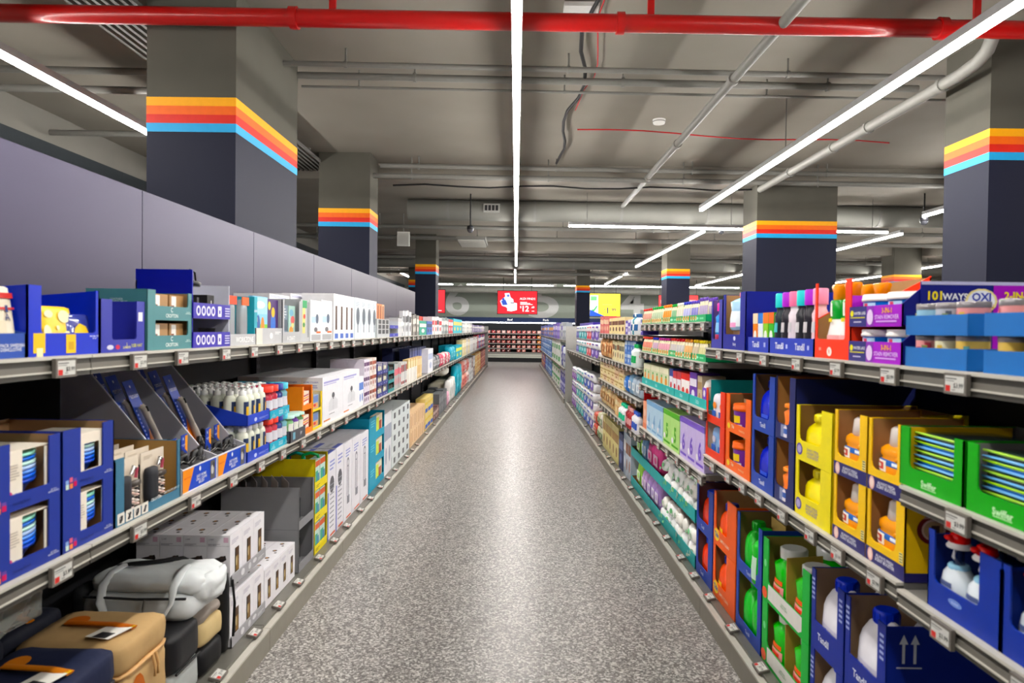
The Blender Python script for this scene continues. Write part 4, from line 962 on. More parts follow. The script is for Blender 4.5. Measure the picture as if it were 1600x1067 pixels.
# ---------------------------------------------------------------- LEFT BASE DECK
z=ZD+.001; F=DECKF['L']
def bag(w,d,h,c,seed,patch='c87a34',tags=True,zipc='c8a070',nm='cooler_bag',r=.035,wr=.004):
    cm=M(c,.75,bump=.3)
    q=B(w,h,d); q.soft(-w/2,w/2,0,d,0,h*.74,cm,r,.02,wr,seed,7)
    lid=B(w,h,d); lid.soft(-w/2+.002,w/2-.002,.002,d-.002,h*.72,h,cm,r*.8,.02,wr,seed+3,6)
    zp=B(); zp.loft([(h*.72,w/2-.012,d/2-.012,0,d/2),(h*.722,w/2+.003,d/2+.003,0,d/2),(h*.742,w/2+.003,d/2+.003,0,d/2),(h*.744,w/2-.012,d/2-.012,0,d/2)],M(zipc if c=='b89a70' else '0f1426',.5),32,8)
    parts=[('lid',lid),('zip',zp)]
    pu=B()
    for i in range(2): pu.tube([(.02+.02*i,-.006,h*.74),(.022+.02*i,-.014,h*.64),(.025+.02*i,-.012,h*.55)],.005,M(zipc,.5),8)
    parts.append(('zip_pull',pu))
    if patch:
        pa=B(w,h,d); pa.fr('top'); pa.lay=8; pa.el(.62,.72,.12,.10,M(patch,.6)); parts.append(('leather_patch',pa))
        pf=B(w,h,d); pf.fr('front'); pf.lay=5; pf.el(.3,.42,.16,.26,M(patch,.6)); parts.append(('leather_patch',pf))
        st=B(); st.tube([(-w*.05,d*.10,h+.006),(-w*.03,d*.3,h+.012),(.0,d*.55,h+.010),(w*.04,d*.78,h+.006)],.016,M(patch,.55),8,.25); parts.append(('carry_strap',st))
    if tags:
        tg=B(w,h,d); tg.fr('top'); tg.lay=20; tg.pol([(.12,.18),(.42,.10),(.48,.34),(.18,.42)],'ece9e2'); tg.pol([(.14,.22),(.27,.185),(.30,.32),(.17,.36)],'2a2a2c'); tg.pol([(.42,.10),(.46,.09),(.52,.33),(.48,.34)],'e0b83a'); parts.append(('paper_tag',tg))
    return Proto(nm,q,parts)
one(bag(.34,.31,.40,'151d3a',1),'L',1.90,F,z,'navy cooler bag with orange leather patches, nearest on the left base','bag')
one(bag(.30,.35,.385,'b89a70',2,patch='b86428'),'L',2.225,F+.0,z,'tan cooler bag with orange leather patch and white tag','bag')
one(bag(.36,.15,.43,'0f1322',3),'L',1.87,F+.325,z,'dark navy cooler bag behind the nearest one','bag')
one(bag(.30,.11,.40,'0f1322',8),'L',2.22,F+.362,z,'dark navy cooler bag behind the tan one','bag')
q=B(); q.soft(-.16,.16,0,.12,0,.16,M('b9bdb8',.15,alpha=.45),.03,.05,.02,5,8); one(Proto('plastic_wrap',q),'L',2.04,F+.30,z+.445,'crumpled clear plastic over the dark navy bags','plastic wrap')
# black and grey cooler
q=B(); q.soft(-.11,.11,0,.2,0,.13,M('a9adac',.6,bump=.2),.025,.02,.004,4,6)
t_=B(); t_.soft(-.112,.112,-.002,.202,.12,.27,M('17171a',.5,bump=.2),.03,.02,.003,5,6); q2=B(); q2.tube([(-.09,-.003,.13),(.09,-.003,.13)],.005,M('0f0f11',.5),6)
one(Proto('lunch_bag',q,[('top_section',t_),('zip',q2)]),'L',2.50,F,z,'black-topped grey lunch bag beside the tan cooler','bag')
q=B(); q.soft(-.10,.10,0,.16,0,.11,M('0f0f12',.6),.03,.02,.004,6,5); one(Proto('folded_bag',q),'L',2.725,F,z,'black folded bag under the cream one','bag')
q=B(); q.soft(-.10,.10,0,.16,0,.10,M('c9b387',.7,bump=.3),.03,.03,.004,7,5); f=B(); f.soft(-.09,.09,.01,.15,.088,.135,M('9a918a',.6,bump=.3),.02,.1,.012,8,6)
one(Proto('folded_bag',q,[('crumpled_top',f)]),'L',2.725,F+.0,z+.112,'cream folded pouch bag on top of the black one','bag')
q=B(); q.soft(-.028,.028,0,.15,0,.34,M('1a1a1c',.5,bump=.15),.022,.02,.001,9,5); s_=B(); s_.tube([(.02,-.008,.30),(.024,-.016,.2),(.02,-.012,.06)],.006,M('101012',.6),6)
one(Proto('backpack',q,[('strap',s_)]),'L',2.86,F+.0,z,'upright black backpack against the white boxes','bag')
# the big light grey tote lying on top
GT=M('dde1e2',.6,bump=.25)
q=B(); q.soft(-.15,.13,.0,.44,0,.115,GT,.05,.04,.006,11,9)
f=B(); f.soft(-.135,.115,-.02,.41,.10,.175,GT,.035,.06,.012,12,10)
g=B(); g.soft(-.10,.10,-.045,.05,.05,.155,GT,.03,.2,.018,15,8)
zz=B(); zz.tube([(-.155,.02,.105),(-.158,.2,.102),(-.155,.40,.108)],.005,M('2b2c2e',.5),6)
zp=B(); zp.tube([(-.160,.17,.10),(-.168,.172,.07),(-.166,.174,.04)],.0045,M('9a9c9c',.3,.6),6)
s1=B(); s1.tube([(-.02,.32,.182),(-.09,.33,.178),(-.145,.335,.145),(-.168,.33,.09),(-.178,.30,.03),(-.180,.24,-.006),(-.180,.16,-.008),(-.178,.10,.03),(-.166,.07,.09),(-.145,.07,.145),(-.09,.07,.178),(-.02,.08,.182)],.017,M('ccd0d1',.6),10,.35)
s2=B(); s2.tube([(.06,.38,.10),(.03,.37,.16),(-.02,.30,.185),(.02,.22,.182),(.07,.14,.18),(.10,.08,.14),(.11,.06,.10)],.014,M('1b1b1d',.5),8,.6)
pk_=B(); pk_.soft(-.14,-.02,.40,.47,0,.13,M('2c2d30',.6),.03,.02,.003,3,4)
one(Proto('tote_bag',q,[('flap',f),('crumpled_corner',g),('zip',zz,[('zip_pull',zp)]),('carry_handle',s1),('shoulder_strap',s2),('end_panel',pk_)]),'L',2.66,F-.01,z+.262,'large light grey tote bag lying across the other bags','bag')
# white lamp boxes
def lampf(q): q.dec(.38,.18,.72,.68,'4a3018'); q.dec(.42,.2,.68,.5,'8a6a34'); q.dec(.38,.18,.46,.66,'1c1a18'); lines(q,.1,.7,.8,.9,3,'c4c0cc'); q.el(.5,.4,.06,.1,'c8b890')
def lampn(q): q.dec(.72,.86,.92,.96,'dcb8cc'); q.dec(.05,.785,.97,.79,'8f8c96'); lines(q,.06,.6,.8,.84,2,'a09ca8'); q.tx('LAMP',.2,.92,.03,'b9b4c0'); q.pol([(.15,.50),(.3,.54),(.5,.56),(.8,.60),(.85,.52),(.7,.47),(.45,.46),(.3,.44)],'26201e'); q.el(.4,.46,.06,.02,'e9e6ea'); q.el(.65,.56,.1,.03,'3a2c26')
def lampt(q): q.el(.6,.55,.12,.12,'4a4448'); q.el(.3,.4,.07,.07,'33302f'); q.dec(.02,.03,.98,.05,'c9c6cc'); q.el(.62,.56,.06,.06,'c08a4a')
sy,W,s0=span('L',362,415,z+.26,F); w1=W/3
pl_=boxp(w1,.215,.10,'f0eef2',lampf,lampn,'left',lampt,name='lamp_box')
for k in range(2):
    yb=(s0-.0)
    trp=tray(W,.05,.42,'a9a8ac',lip=.048,pl=0,sf=.04,sb=.04,draw=lambda q:(q.el(.3,.5,.05,.3,'e8e8ea'),q.el(.5,.5,.04,.3,'d8d8da'),q.el(.65,.6,.06,.2,'e0e0e2'),lines(q,.75,.95,.3,.6,2,'dddddd')))
    one(trp,'L',sy,F,z+k*.265,'grey tray of white lamp boxes, %s'%('lower','upper')[k],'carton','grey lamp trays')
    for i in range(3):
        for j in range(4):
            one(pl_,'L',s0+w1*(i+.5),F+.008+.101*j,z+k*.265+.006,'white lamp box with dark window, %s tray, %s along, row %s'%(('lower','upper')[k],ordw(i),('one','two','three','four')[j]),'box','white lamp boxes')
sy,W,s0=span('L',416,463,z+.2,F); w1=W/4; hl=H('L',463,843,z,F)-.01
pl_=boxp(w1,hl,.10,'f0eef2',lampf,lampn,'left',lampt,name='lamp_box')
for i in range(4):
    for j in range(3): one(pl_,'L',s0+w1*(i+.5),F+.008+.101*j,z+.001,'white lamp box past the trays, %s along, row %s'%(ordw(i),('one','two','three')[j]),'box','white lamp boxes past the trays')
# grey two-tier display
sy,W,s0=span('L',466.5,490,z,F); Hg=H('L',467,762,z,F)
GM=M('8b8b8e',.6,var=.04)
tp=tray(W,Hg/2,.44,GM,M('77777a',.6),lip=Hg*.1,pl=W*.02,pr=W*.06,back=Hg/2)
for k in range(2):
    one(tp,'L',sy,F,z+k*Hg/2,'dark grey carton of black boxes beside the lamp boxes, %s'%('lower','upper')[k],'carton','dark grey cartons')
    b1=boxp(W*.35,.12,.015,'1f1f21',lambda q:q.dec(.3,.1,.8,.4,'e0e0e4'),name='black_pack')
    one(b1,'L',sy-W*.18,F+.03,z+k*Hg/2+.006,'black pack leaning in the %s dark grey carton'%('lower','upper')[k],'pack','black packs',rz=.2)
    one(b1,'L',sy+W*.2,F+.08,z+k*Hg/2+.006,'second black pack in the %s dark grey carton'%('lower','upper')[k],'pack','second black packs',rz=-.2)
cd_=boxp(W*.8,Hg/2*1.08,.003,'cfc8c4',lambda q:lines(q,.1,.9,.85,.96,4,'8f8a88'),name='grey_card')
for j in range(5): one(cd_,'L',sy-.02,F+.12+.06*j,z+Hg/2+.005,'pale card standing in the dark grey carton, %s from the front'%ordw(j),'card','pale standing cards',rz=.5)
# yellow three-tier carton
sy,W,s0=span('L',491,511,z,F); Hy=H('L',491,718,z,F)/3
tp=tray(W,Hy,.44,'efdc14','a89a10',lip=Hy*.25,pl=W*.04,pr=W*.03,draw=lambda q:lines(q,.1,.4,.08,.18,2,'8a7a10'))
for k in range(3):
    one(tp,'L',sy,F,z+k*Hy,'yellow carton standing on the left base, %s tier'%('lowest','middle','top')[k],'carton','yellow base cartons')
    for i in range(2): one(boxp(W*.4,Hy*.9,.05,'c8e0d8',lambda q:(q.dec(.0,.75,1,.95,'d86a4a'),q.dec(.1,.1,.7,.6,'4aa88c'),q.dec(.5,.1,.9,.5,'4a86a8')),name='toy_pack'),'L',s0+W*(.28+.44*i),F+.01,z+k*Hy+.006,'green and red pack in the %s yellow carton, %s'%(('lowest','middle','top')[k],('left','right')[i]),'pack','green and red packs')
for j,(c,l) in enumerate((('2fae62','green'),('2fb5a8','turquoise'),('5a2a72','purple'),('c0307a','magenta'))):
    q=B(); q.tube([(-.05,0,0),(-.045,0,.035),(0,0,.05),(.045,0,.035),(.05,0,0)],.01,M(c,.3),8)
    Proto('toy_hoop',q).put(pos('L',sy,F+.07+.09*j,z+Hy*3-.035),0,'%s plastic hoop sticking out of the top yellow carton'%l,'hoop',None,rot=(0,0,.2))
# tall white appliance boxes
def ap1(q): q.dec(.0,0,.1,.55,'5a66c8'); q.el(.5,.62,.28,.1,'5a5a62'); [q.dec(.25,.12+.055*i,.75,.135+.055*i,'9a9aa4') for i in range(10)]; lines(q,.2,.85,.8,.93,3,'9aa0d4'); q.dec(.3,.02,.9,.045,'e07050')
def ap2(q): q.dec(.38,.3,.44,.72,'7a7a88'); q.dec(.56,.3,.62,.72,'7a7a88'); q.el(.5,.74,.13,.06,'7a7a88'); q.el(.5,.73,.08,.04,'eceaf2'); q.dec(.4,.2,.7,.3,'8c8c96'); lines(q,.2,.8,.82,.93,3,'9aa0d4'); q.dec(.3,.02,.9,.04,'e07050')
def apt(q): q.dec(.03,.02,.97,.3,'6f7bd0'); q.dec(.1,.5,.9,.7,'d4d2da')
cfg=((511.5,524,710,ap1),(524.5,536,700,ap1),(536.5,549,694,ap2),(549.5,562,686,ap2),(562.5,575,679,ap2))
for i,(a,b_,v,f_) in enumerate(cfg):
    sy,W,s0=span('L',a,b_,z,F); h=H('L',a,v,z,F)
    pp_=boxp(W,h,.125,'efedf4',f_,top=apt if i<2 else None,name='appliance_box')
    for j in range(3): one(pp_,'L',sy,F+.127*j,z,'tall white appliance box on the left base, %s along, row %s'%(ordw(i),('one','two','three')[j]),'box','tall white appliance boxes')
# turquoise three-tier display
sy,W,s0=span('L',576,600,z,F); Ht_=H('L',576,655,z,F)/3
tp=tray(W,Ht_,.4,'1a9fc0',lip=Ht_*.3,pl=W*.42,pr=W*.04,draw=lambda q:lines(q,.1,.35,.6,.9,3,'7ad0e0'))
for k in range(3):
    one(tp,'L',sy,F,z+k*Ht_,'turquoise carton on the left base, %s tier'%('lowest','middle','top')[k],'carton','turquoise cartons')
    one(boxp(W*.45,Ht_*.9,.05,'e8e4d0',lambda q:(q.dec(.1,.3,.5,.9,'d8e86a'),q.dec(.5,.2,.9,.7,'a85a4a'),q.dec(.3,.1,.8,.3,'3a3a44')),name='toy_pack'),'L',sy+W*.18,F+.01,z+k*Ht_+.006,'lime and brown pack in the %s turquoise carton'%('lowest','middle','top')[k],'pack','lime and brown packs')
# ---------------------------------------------------------------- RIGHT TOP SHELF (near to far)
z=ZT+.0005; F=FRONT['R']
BLUE2='2f6db3'
# patterned tubs in blue trays
def candle(w,h,c1,c2,seed):
    r=w/2; q=B(w,h,w); q.lathe([(r*.9,0),(r*.97,.004),(r*.98,h*.82)],M(c1,.25),n=20)
    l=B(); l.lathe([(r,h*.80),(r*1.01,h*.82),(r*1.01,h*.97),(r*.97,h)],M('8f8b8e',.2,.3),n=20)
    p=B(); rd=random.Random(seed); sec=[(0,r*.98,r*.98,0,0),(h,r*.98,r*.98,0,0)]
    for i in range(5):
        a=-150+rd.uniform(0,100); z0=rd.uniform(.1,.5); p.loft(sec,(c2,'e9e2c4','7a8a5a','d8b45a')[i%4],5,2,a,a+22,.0006*(i+1),h*z0,h*(z0+.25))
    return Proto('patterned_tub',q,[('lid',l),('pattern_label',p)])
pal=(('d8b86a','5a8a86','yellow'),('9cc4d8','b89a6a','pale blue'),('e4dfc0','8a9a5a','cream'),('8a9a6a','3f5a34','green'),('e6a0a0','c84a5a','pink'),('7a6034','3a3424','brown'),('b8bcc4','4a5260','grey'))
tr=[(1417,1516,'far'),(1540,1690,'near')]
for ti,(uf,un,nm) in enumerate(tr):
    sy,W,s0=span('R',un,uf,z); lp=H('R',1417,541,z); th_=H('R',1417,493,z)-lp
    tp=tray(W,lp,.075,BLUE2,lip=lp*.97,pl=0,sf=lp,sb=lp)
    for k in range(2):
        one(tp,'R',sy,F-.006,z+k*th_,'plain blue tray on the top right shelf, %s one, %s tier'%(nm,('lower','upper')[k]),'carton','plain blue trays')
        for i in range(3):
            c1,c2,nn=pal[(i*2+ti*3+k*4)%7]
            one(candle(min(W/3.1,.068),th_*(.97,.92)[k],c1,c2,i+ti*5+k),'R',s0+W*(.18+.32*i),F+.034,z+k*th_+.005,'%s patterned tub with grey lid, %s blue tray, %s tier, %s'%(nn,nm,('lower','upper')[k],('near','middle','far')[i]),'tub','patterned tubs in the blue trays')
# big 101 WAYS carton side and its tubs
sy,W,s0=span('R',1408,1326,z); h2=(H('R',1408,497-12,z))/2; Hs=H('R',1408,439,z)
h2=H('R',1326,478+28,z); 
lo=H('R',1400,535,z); tier=H('R',1400,475,z)-H('R',1400,535,z)
def lipd(q):
    q.dec(0,0,.36,1,'2c2a72'); q.dec(.36,0,.50,1,'8a3ab0'); q.tx('WATER LIKE',.22,.66,.2,'f2f2f8',maxw=.24); q.el(.06,.66,.035,.16,'e8e23a'); q.dec(.03,.42,.33,.47,'d8d23a'); q.dec(.1,.2,.26,.26,'c8c8e0'); q.el(.43,.45,.06,.38,'dcc8e8'); q.tx('3-IN-1',.74,.74,.26,'f0b43a',.02); q.tx('STAIN REMOVER',.74,.44,.2,'e8c8f4',maxw=.46); q.dec(.55,.2,.92,.27,'d8a8ec')
for k in range(2):
    q=B(W,lo,.22); T=.004
    q.box(-W/2,W/2,0,T,0,lo,'a02cc0'); q.box(-W/2,W/2,T,.22,0,T,'b83ac8'); q.box(-W/2,-W/2+T,T,.22,0,lo*1.6,'b83ac8'); q.fr('front'); lipd(q)
    sd=B(); sd.prism([(0,0),(.36,0),(.36,tier+.0*k),(.05,tier),(0,lo)],W/2-T,W/2,'141a72','x')
    bk=B(); bk.box(-W/2,W/2-T,.30,.304,0,tier,'e23a2a')
    one(Proto('display_carton',q,[('side_panel',sd),('back_panel',bk)]),'R',sy,F,z+k*tier,'purple and navy carton of powder tubs, %s one'%('lower','upper')[k],'carton','purple tub cartons')
    tb=tubp(W*.235,tier*.86,'2f7ad0','f0eeea',[('bfe0f8',.2,.72,32),('f0f4f8',.3,.62,20),('d8506a',.5,.7,8)])
    for i in range(2):
        for j in range(2): one(tb,'R',s0+W*(.26+.48*i),F+.075+.13*j,z+k*tier+.006,'blue powder tub with white lid, %s carton, %s, %s row'%(('lower','upper')[k],('near','far')[i],('front','back')[j]),'tub','powder tubs')
q=B(.40,Hs,.004); q.box(-.2,.2,0,.004,0,Hs,'141a72'); q.fr('front'); q.dec(.47,0,1,1,'9a1ab0'); q.dec(0,.96,1,1,'b8b8d8')
q.tx('101',.09,.83,.11,'f0dc3a',.03); q.tx('WAYS',.22,.82,.08,'eef0f8',.02); q.tx('TO USE:',.17,.70,.08,'eef0f8',.02); q.el(.39,.77,.105,.15,'e8dca0'); q.el(.39,.77,.09,.13,'e9ecf6'); q.tx('OXI',.39,.82,.10,'2a3aa0',.03,maxw=.16); q.tx('ACTION',.39,.71,.06,'d8a83a',.01,maxw=.16); q.tx('2-IN-1',.62,.84,.09,'f0dc3a',.03,maxw=.26); q.tx('POWER',.62,.72,.07,'f0e0f8',.02); q.el(.88,.6,.07,.15,'e8dca0'); q.dec(.8,.3,.95,.4,'d888e0')
o=Proto('printed_carton_side',q).put((F+.045+.20,s0-.0045,z),0,'navy and purple printed carton side reading 101 ways to use, top right shelf','carton')
# orange carton with white spray bottles
sy,W,s0=span('R',1328,1272,z); Hc=H('R',1328,432,z)
def outd(q): q.tx('8X',.18,.12,.04,'f6d8c8'); q.el(.45,.09,.07,.06,'f6e8e0'); q.tx('R',.45,.09,.05,'f05a28')
one(tray(W,Hc*.98,.24,'f04a1c','a9825a',lip=H('R',1300,530,z),pl=W*.06,pr=W*.14,sf=Hc*.5,sb=Hc*1.02,draw=outd,back=Hc),'R',sy,F,z,'orange-red carton holding two white spray bottles','carton')
def outb(w,h):
    q=B(w,h,w*.6); q.loft([(0,w*.42,w*.25,0,0),(h*.02,w*.46,w*.28,0,0),(h*.30,w*.46,w*.28,0,0),(h*.42,w*.36,w*.24,0,0),(h*.55,w*.30,w*.2,0,0),(h*.62,w*.26,w*.18,0,0),(h*.66,w*.14,w*.14,0,0)],M('f4f2f0',.25),18,2.4)
    s=[(0,w*.42,w*.25,0,0),(h*.02,w*.46,w*.28,0,0),(h*.30,w*.46,w*.28,0,0),(h*.42,w*.36,w*.24,0,0),(h*.55,w*.30,w*.2,0,0),(h*.62,w*.26,w*.18,0,0)]
    l=B(); l.loft(s,'d8382a',8,2.4,-150,-30,.0008,h*.0+.002,h*.12); l.loft(s,'2a2a2e',6,2.4,-120,-40,.0014,h*.13,h*.22); l.loft(s,'e8b0b0',6,2.4,-120,-40,.0014,h*.24,h*.30)
    g=B(); g.loft([(h*.52,w*.315,w*.22,0,0),(h*.60,w*.32,w*.24,0,0),(h*.76,w*.30,w*.24,0,0),(h*.78,w*.28,w*.22,0,0)],M('1f9a3a',.2),16,3); g.loft([(h*.52,w*.315,w*.22,0,0),(h*.60,w*.32,w*.24,0,0),(h*.76,w*.30,w*.24,0,0)],'eef4ec',4,3,-105,-85,.001,h*.56,h*.74)
    c=B(); c.loft([(h*.78,w*.16,w*.14,0,0),(h*.80,w*.24,w*.16,0,0),(h*.9,w*.22,w*.17,0,0),(h*.97,w*.36,w*.17,0,0),(h,w*.34,w*.14,0,0)],M('f0963c',.25),14,3); y=B(); y.box(-w*.1,w*.1,-w*.29,-w*.28,h*.48,h*.53,'e0d02a')
    return Proto('spray_bottle',q,[('label',l),('shrink_sleeve',g),('trigger_cap',c),('badge',y)])
ob=outb(W*.44,Hc*.93)
for i in range(2):
    for j in range(2): one(ob,'R',s0+W*(.32+.34*i),F+.045+.09*j,z+.005,'white spray bottle with green sleeve and orange cap, %s, %s row'%(('near','far')[i],('front','back')[j]),'bottle','white spray bottles')
# Tandil trays with bottles
sy,W,s0=span('R',1271,1202,z); lp=H('R',1271,529,z); hb=H('R',1240,456,z)
td=lambda q:[ (q.tx('Tandil',x,.5,.4,'e8ecff',.02,maxw=.22),q.dec(x+.16,.35,x+.2,.6,'b8c0e8')) for x in (.25,.72)]
one(tray(W,lp,.26,'2b3fb0',lip=lp*.98,pl=0,draw=td),'R',sy,F,z,'blue tray of black and pink bottles on the top right shelf','carton')
cc=(('f0c8d0','f4a0c0','white'),('26242c','a01ac0','black purple-capped'),('24242a','3fc8c8','black turquoise-capped'),('e8dce4','f47aa0','white pink-capped'),('26242c','a01ac0','black purple-capped'),('1f2a30','3fc8c8','dark turquoise-capped'))
for i,(b_,c,nm) in enumerate(cc):
    one(bottle(W/12.6,hb,M(b_,.25),c,[(c,.06,.2,70),('c8c4c8' if i!=5 else '5ab8c0',.34,.5,28)],cr=.62,ch=.24,neck=.74,d=.8,name='tall_bottle'),'R',s0+W*(.08+.168*i),F+.035,z+.005,'%s tall bottle in the blue tray, %s from the near end'%(nm,ordw(i)),'bottle','tall bottles in the blue tray')
sy,W,s0=span('R',1201,1168,z); lp=H('R',1201,527,z)
one(tray(W,lp,.2,'2b3fb0',lip=lp*.98,pl=0,draw=lambda q:(q.tx('Tandil',.4,.5,.4,'e8ecff',.02,maxw=.4),q.dec(.78,.35,.86,.65,'b8c0e8'))),'R',sy,F,z,'blue tray of small bright detergent boxes','carton')
for i,(c,c2,nm) in enumerate((('3fae2c','e8702a','green orange-topped'),('8cc83a','f0803a','light green'),('e8f0f6','3a7ad0','white'),('f08a2c','f4e0c0','orange'))):
    one(boxp(W*.23,H('R',1201,489,z),.06,c,lambda q:(q.dec(0,.72,1,1,c2),q.el(.5,.4,.3,.14,'f2f4ea'),q.dec(.1,.05,.9,.18,c2)),name='powder_box'),'R',s0+W*(.13+.245*i),F+.02,z+.005,'%s small detergent box in the blue tray'%nm,'box','small detergent boxes')
# navy carton behind with blue side, softener bottles
sy,W,s0=span('R',1164,1129,z); Hc=H('R',1164,455,z)
def fd(q): q.tx('Boxly',.55,.09,.07,'d8dcf4',.02,maxw=.3); q.el(.55,.2,.05,.04,'d8dcf4')
one(tray(W,Hc,.4,'15218c','a9825a',lip=Hc*.27,pl=W*.10,pr=W*.22,draw=fd,back=Hc),'R',sy,F,z,'navy carton with tall side panel and a pale blue softener bottle','carton')
sb_=bottle(W*.24,Hc*.68,M('a8cce8',.2),'f07a8a',[('e8f0f8',.1,.5,60),('f0a8d0',.08,.2,30)],cr=.4,ch=.12,neck=.86,name='softener_bottle')
for j in range(2): one(sb_,'R',sy+W*.08,F+.075+.11*j,z+.09,'pale blue softener bottle in the navy carton, %s'%('front','back')[j],'bottle','pale blue softener bottles')
q=B(); q.box(-.06,.06,0,.2,0,.083,'a9825a'); one(Proto('carton_insert',q),'R',sy+.0,F+.02,z+.005,'brown insert inside the navy softener carton','box')
sy,W,s0=span('R',1128,1111,z); Hc=H('R',1128,466,z)
one(tray(W,Hc*.98,.3,'3a3c9c','6a5a8c',lip=Hc*.18,pl=W*.1,pr=W*.3,draw=None),'R',sy,F,z,'purple-blue carton with a pink-capped blue bottle','carton')
one(bottle(W*.26,Hc*.80,M('3a8ad0',.2),'f02c9c',[('c04a6a',.04,.2,50),('8ac0e8',.25,.5,50)],cr=.7,ch=.2,neck=.76,name='softener_bottle'),'R',sy+W*.1,F+.05,z+.03,'blue softener bottle with a bright pink cap','bottle')

# ---------------------------------------------------------------- near bay, mop boxes
z=1.114+.0005
def swd(q): q.tx('Swiffer',.5,.13,.11,'c8f0c0',.03,maxw=.3); q.dec(.38,.05,.62,.07,'a8e0a0')
SWG='12a31c'
for nm,a,b_,vt in (('far',1507,1407,664),('near',1640,1510,686)):
    sy,W,s0=span('R',a,b_,z); h=H('R',b_,vt,z)
    if nm=='far': HSW=h
    one(tray(W,HSW,.30,SWG,'8a8a88',lip=HSW*.32,pl=W*.16,pr=W*.13,draw=swd,back=HSW,r=.012),'R',sy,F-.004,z,'bright green carton of mop refill packs, %s one'%nm,'carton','green mop cartons')
    for i in range(6):
        q=B(); hh=HSW*.15; w_=W*.84
        q.soft(-w_/2,w_/2,0,.2,0,hh*.94,M(('1f6fc0','2a3a34')[i%2],.15),.012,.03,.001,i,4)
        e_=B(); e_.soft(-w_*.5,w_*.5,-.004,.004,hh*.62,hh*.9,M(('9ccf4a','a8d85a')[i%2],.2),.006,0,0,i,3); e_.soft(-w_*.5,w_*.5,-.005,.003,hh*.1,hh*.36,M('7ab8ee',.15),.006,0,0,i+3,3)
        one(Proto('mop_refill_pack',q,[('edge_strip',e_)]),'R',sy,F+.022,z+.006+i*hh,'blue and green shiny refill pack, %s carton, %s from the bottom'%(nm,ordw(i)),'pack','mop refill packs')
# near bay, toilet cleaner bottles
z=.846+.0005
def cleaner(w,h):
    r=w/2; q=B(w,h,w)
    q.loft([(0,r*.8,r*.6,0,0),(h*.02,r*.95,r*.72,0,0),(h*.32,r*1.0,r*.72,0,0),(h*.46,r*.85,r*.66,0,0),(h*.54,r*.55,r*.5,0,0),(h*.57,r*.5,r*.5,0,0)],M('e4ecf2',.25),18,2.3)
    s=[(0,r*.8,r*.6,0,0),(h*.02,r*.95,r*.72,0,0),(h*.32,r*1.0,r*.72,0,0),(h*.46,r*.85,r*.66,0,0)]
    l=B(); l.loft(s,'4fb0e0',12,2.3,-175,-5,.0006,h*.01,h*.14); l.loft(s,'8fcfee',12,2.3,-175,-5,.0009,h*.13,h*.18)
    l.loft(s,'26305c',6,2.3,-115,-75,.0012,h*.20,h*.27); l.loft(s,'56628c',6,2.3,-125,-65,.0012,h*.31,h*.37)
    n=B(); n.loft([(h*.53,r*.56,r*.52,0,0),(h*.56,r*.6,r*.55,0,0),(h*.59,r*.5,r*.48,0,0)],M('9fd0ea',.2),14,2); n.tube([(0,0,h*.58),(-.002,-r*.3,h*.68),(-.006,-r*.1,h*.80)],r*.09,M('e8e8ee',.3),8); n.lathe([(r*.3,h*.58),(r*.24,h*.80)],M('12204c',.2,alpha=.7),0,0,10)
    c=B(); c.lathe([(r*.62,h*.80),(r*.66,h*.82),(r*.5,h*.87)],M('f0eeee',.3),0,0,16); c.lathe([(r*.50,h*.865),(r*.52,h*.9),(r*.46,h*.97),(r*.25,h)],M('e01c1c',.25),0,0,16); c.soft(-r*.3,r*.2,-r*.75,-r*.3,h*.89,h*.96,M('e01c1c',.25),.006,0,0,1,2)
    return Proto('cleaner_spray',q,[('label',l),('neck',n),('spray_head',c)])
def cyd(q): q.el(.42,.22,.10,.045,'7a94d8'); q.tx('bluebell',.42,.22,.03,'c8d4f4',maxw=.2)
yb_=yat(1562,F,z)
y1_=yat(1448,F,z)
for nm,ya,yb2 in (('far',yb_,y1_),('near',yb_-.235,yb_-.003)):
    W=yb2-ya; sy=(ya+yb2)/2; h=H('R',1450,822,z)
    tp=tray(W,h*.98,.26,'16359c','1a2f80',lip=h*.34,pl=W*.27 ,pr=W*.10,draw=cyd,r=.014,sf=h*.9)
    # on the right side local x runs towards the camera
    tp=tray(W,h*.98,.26,'16359c','1a2f80',lip=h*.34,pl=W*.09,pr=W*.26,draw=cyd,r=.014,sf=h*.9)
    one(tp,'R',sy,F+.0,z,'deep blue carton of red-capped cleaner sprays, %s one'%nm,'carton','deep blue cleaner cartons')
    cb=cleaner(W*.34,h*.97)
    for i in range(2):
        for j in range(2): one(cb,'R',ya+W*(.42+.37*i),F+.042+.1*j,z+.006,'cleaner spray with red and white cap, %s carton, %s %s'%(nm,('near','far')[i],('front','back')[j]),'bottle','red-capped cleaner sprays')
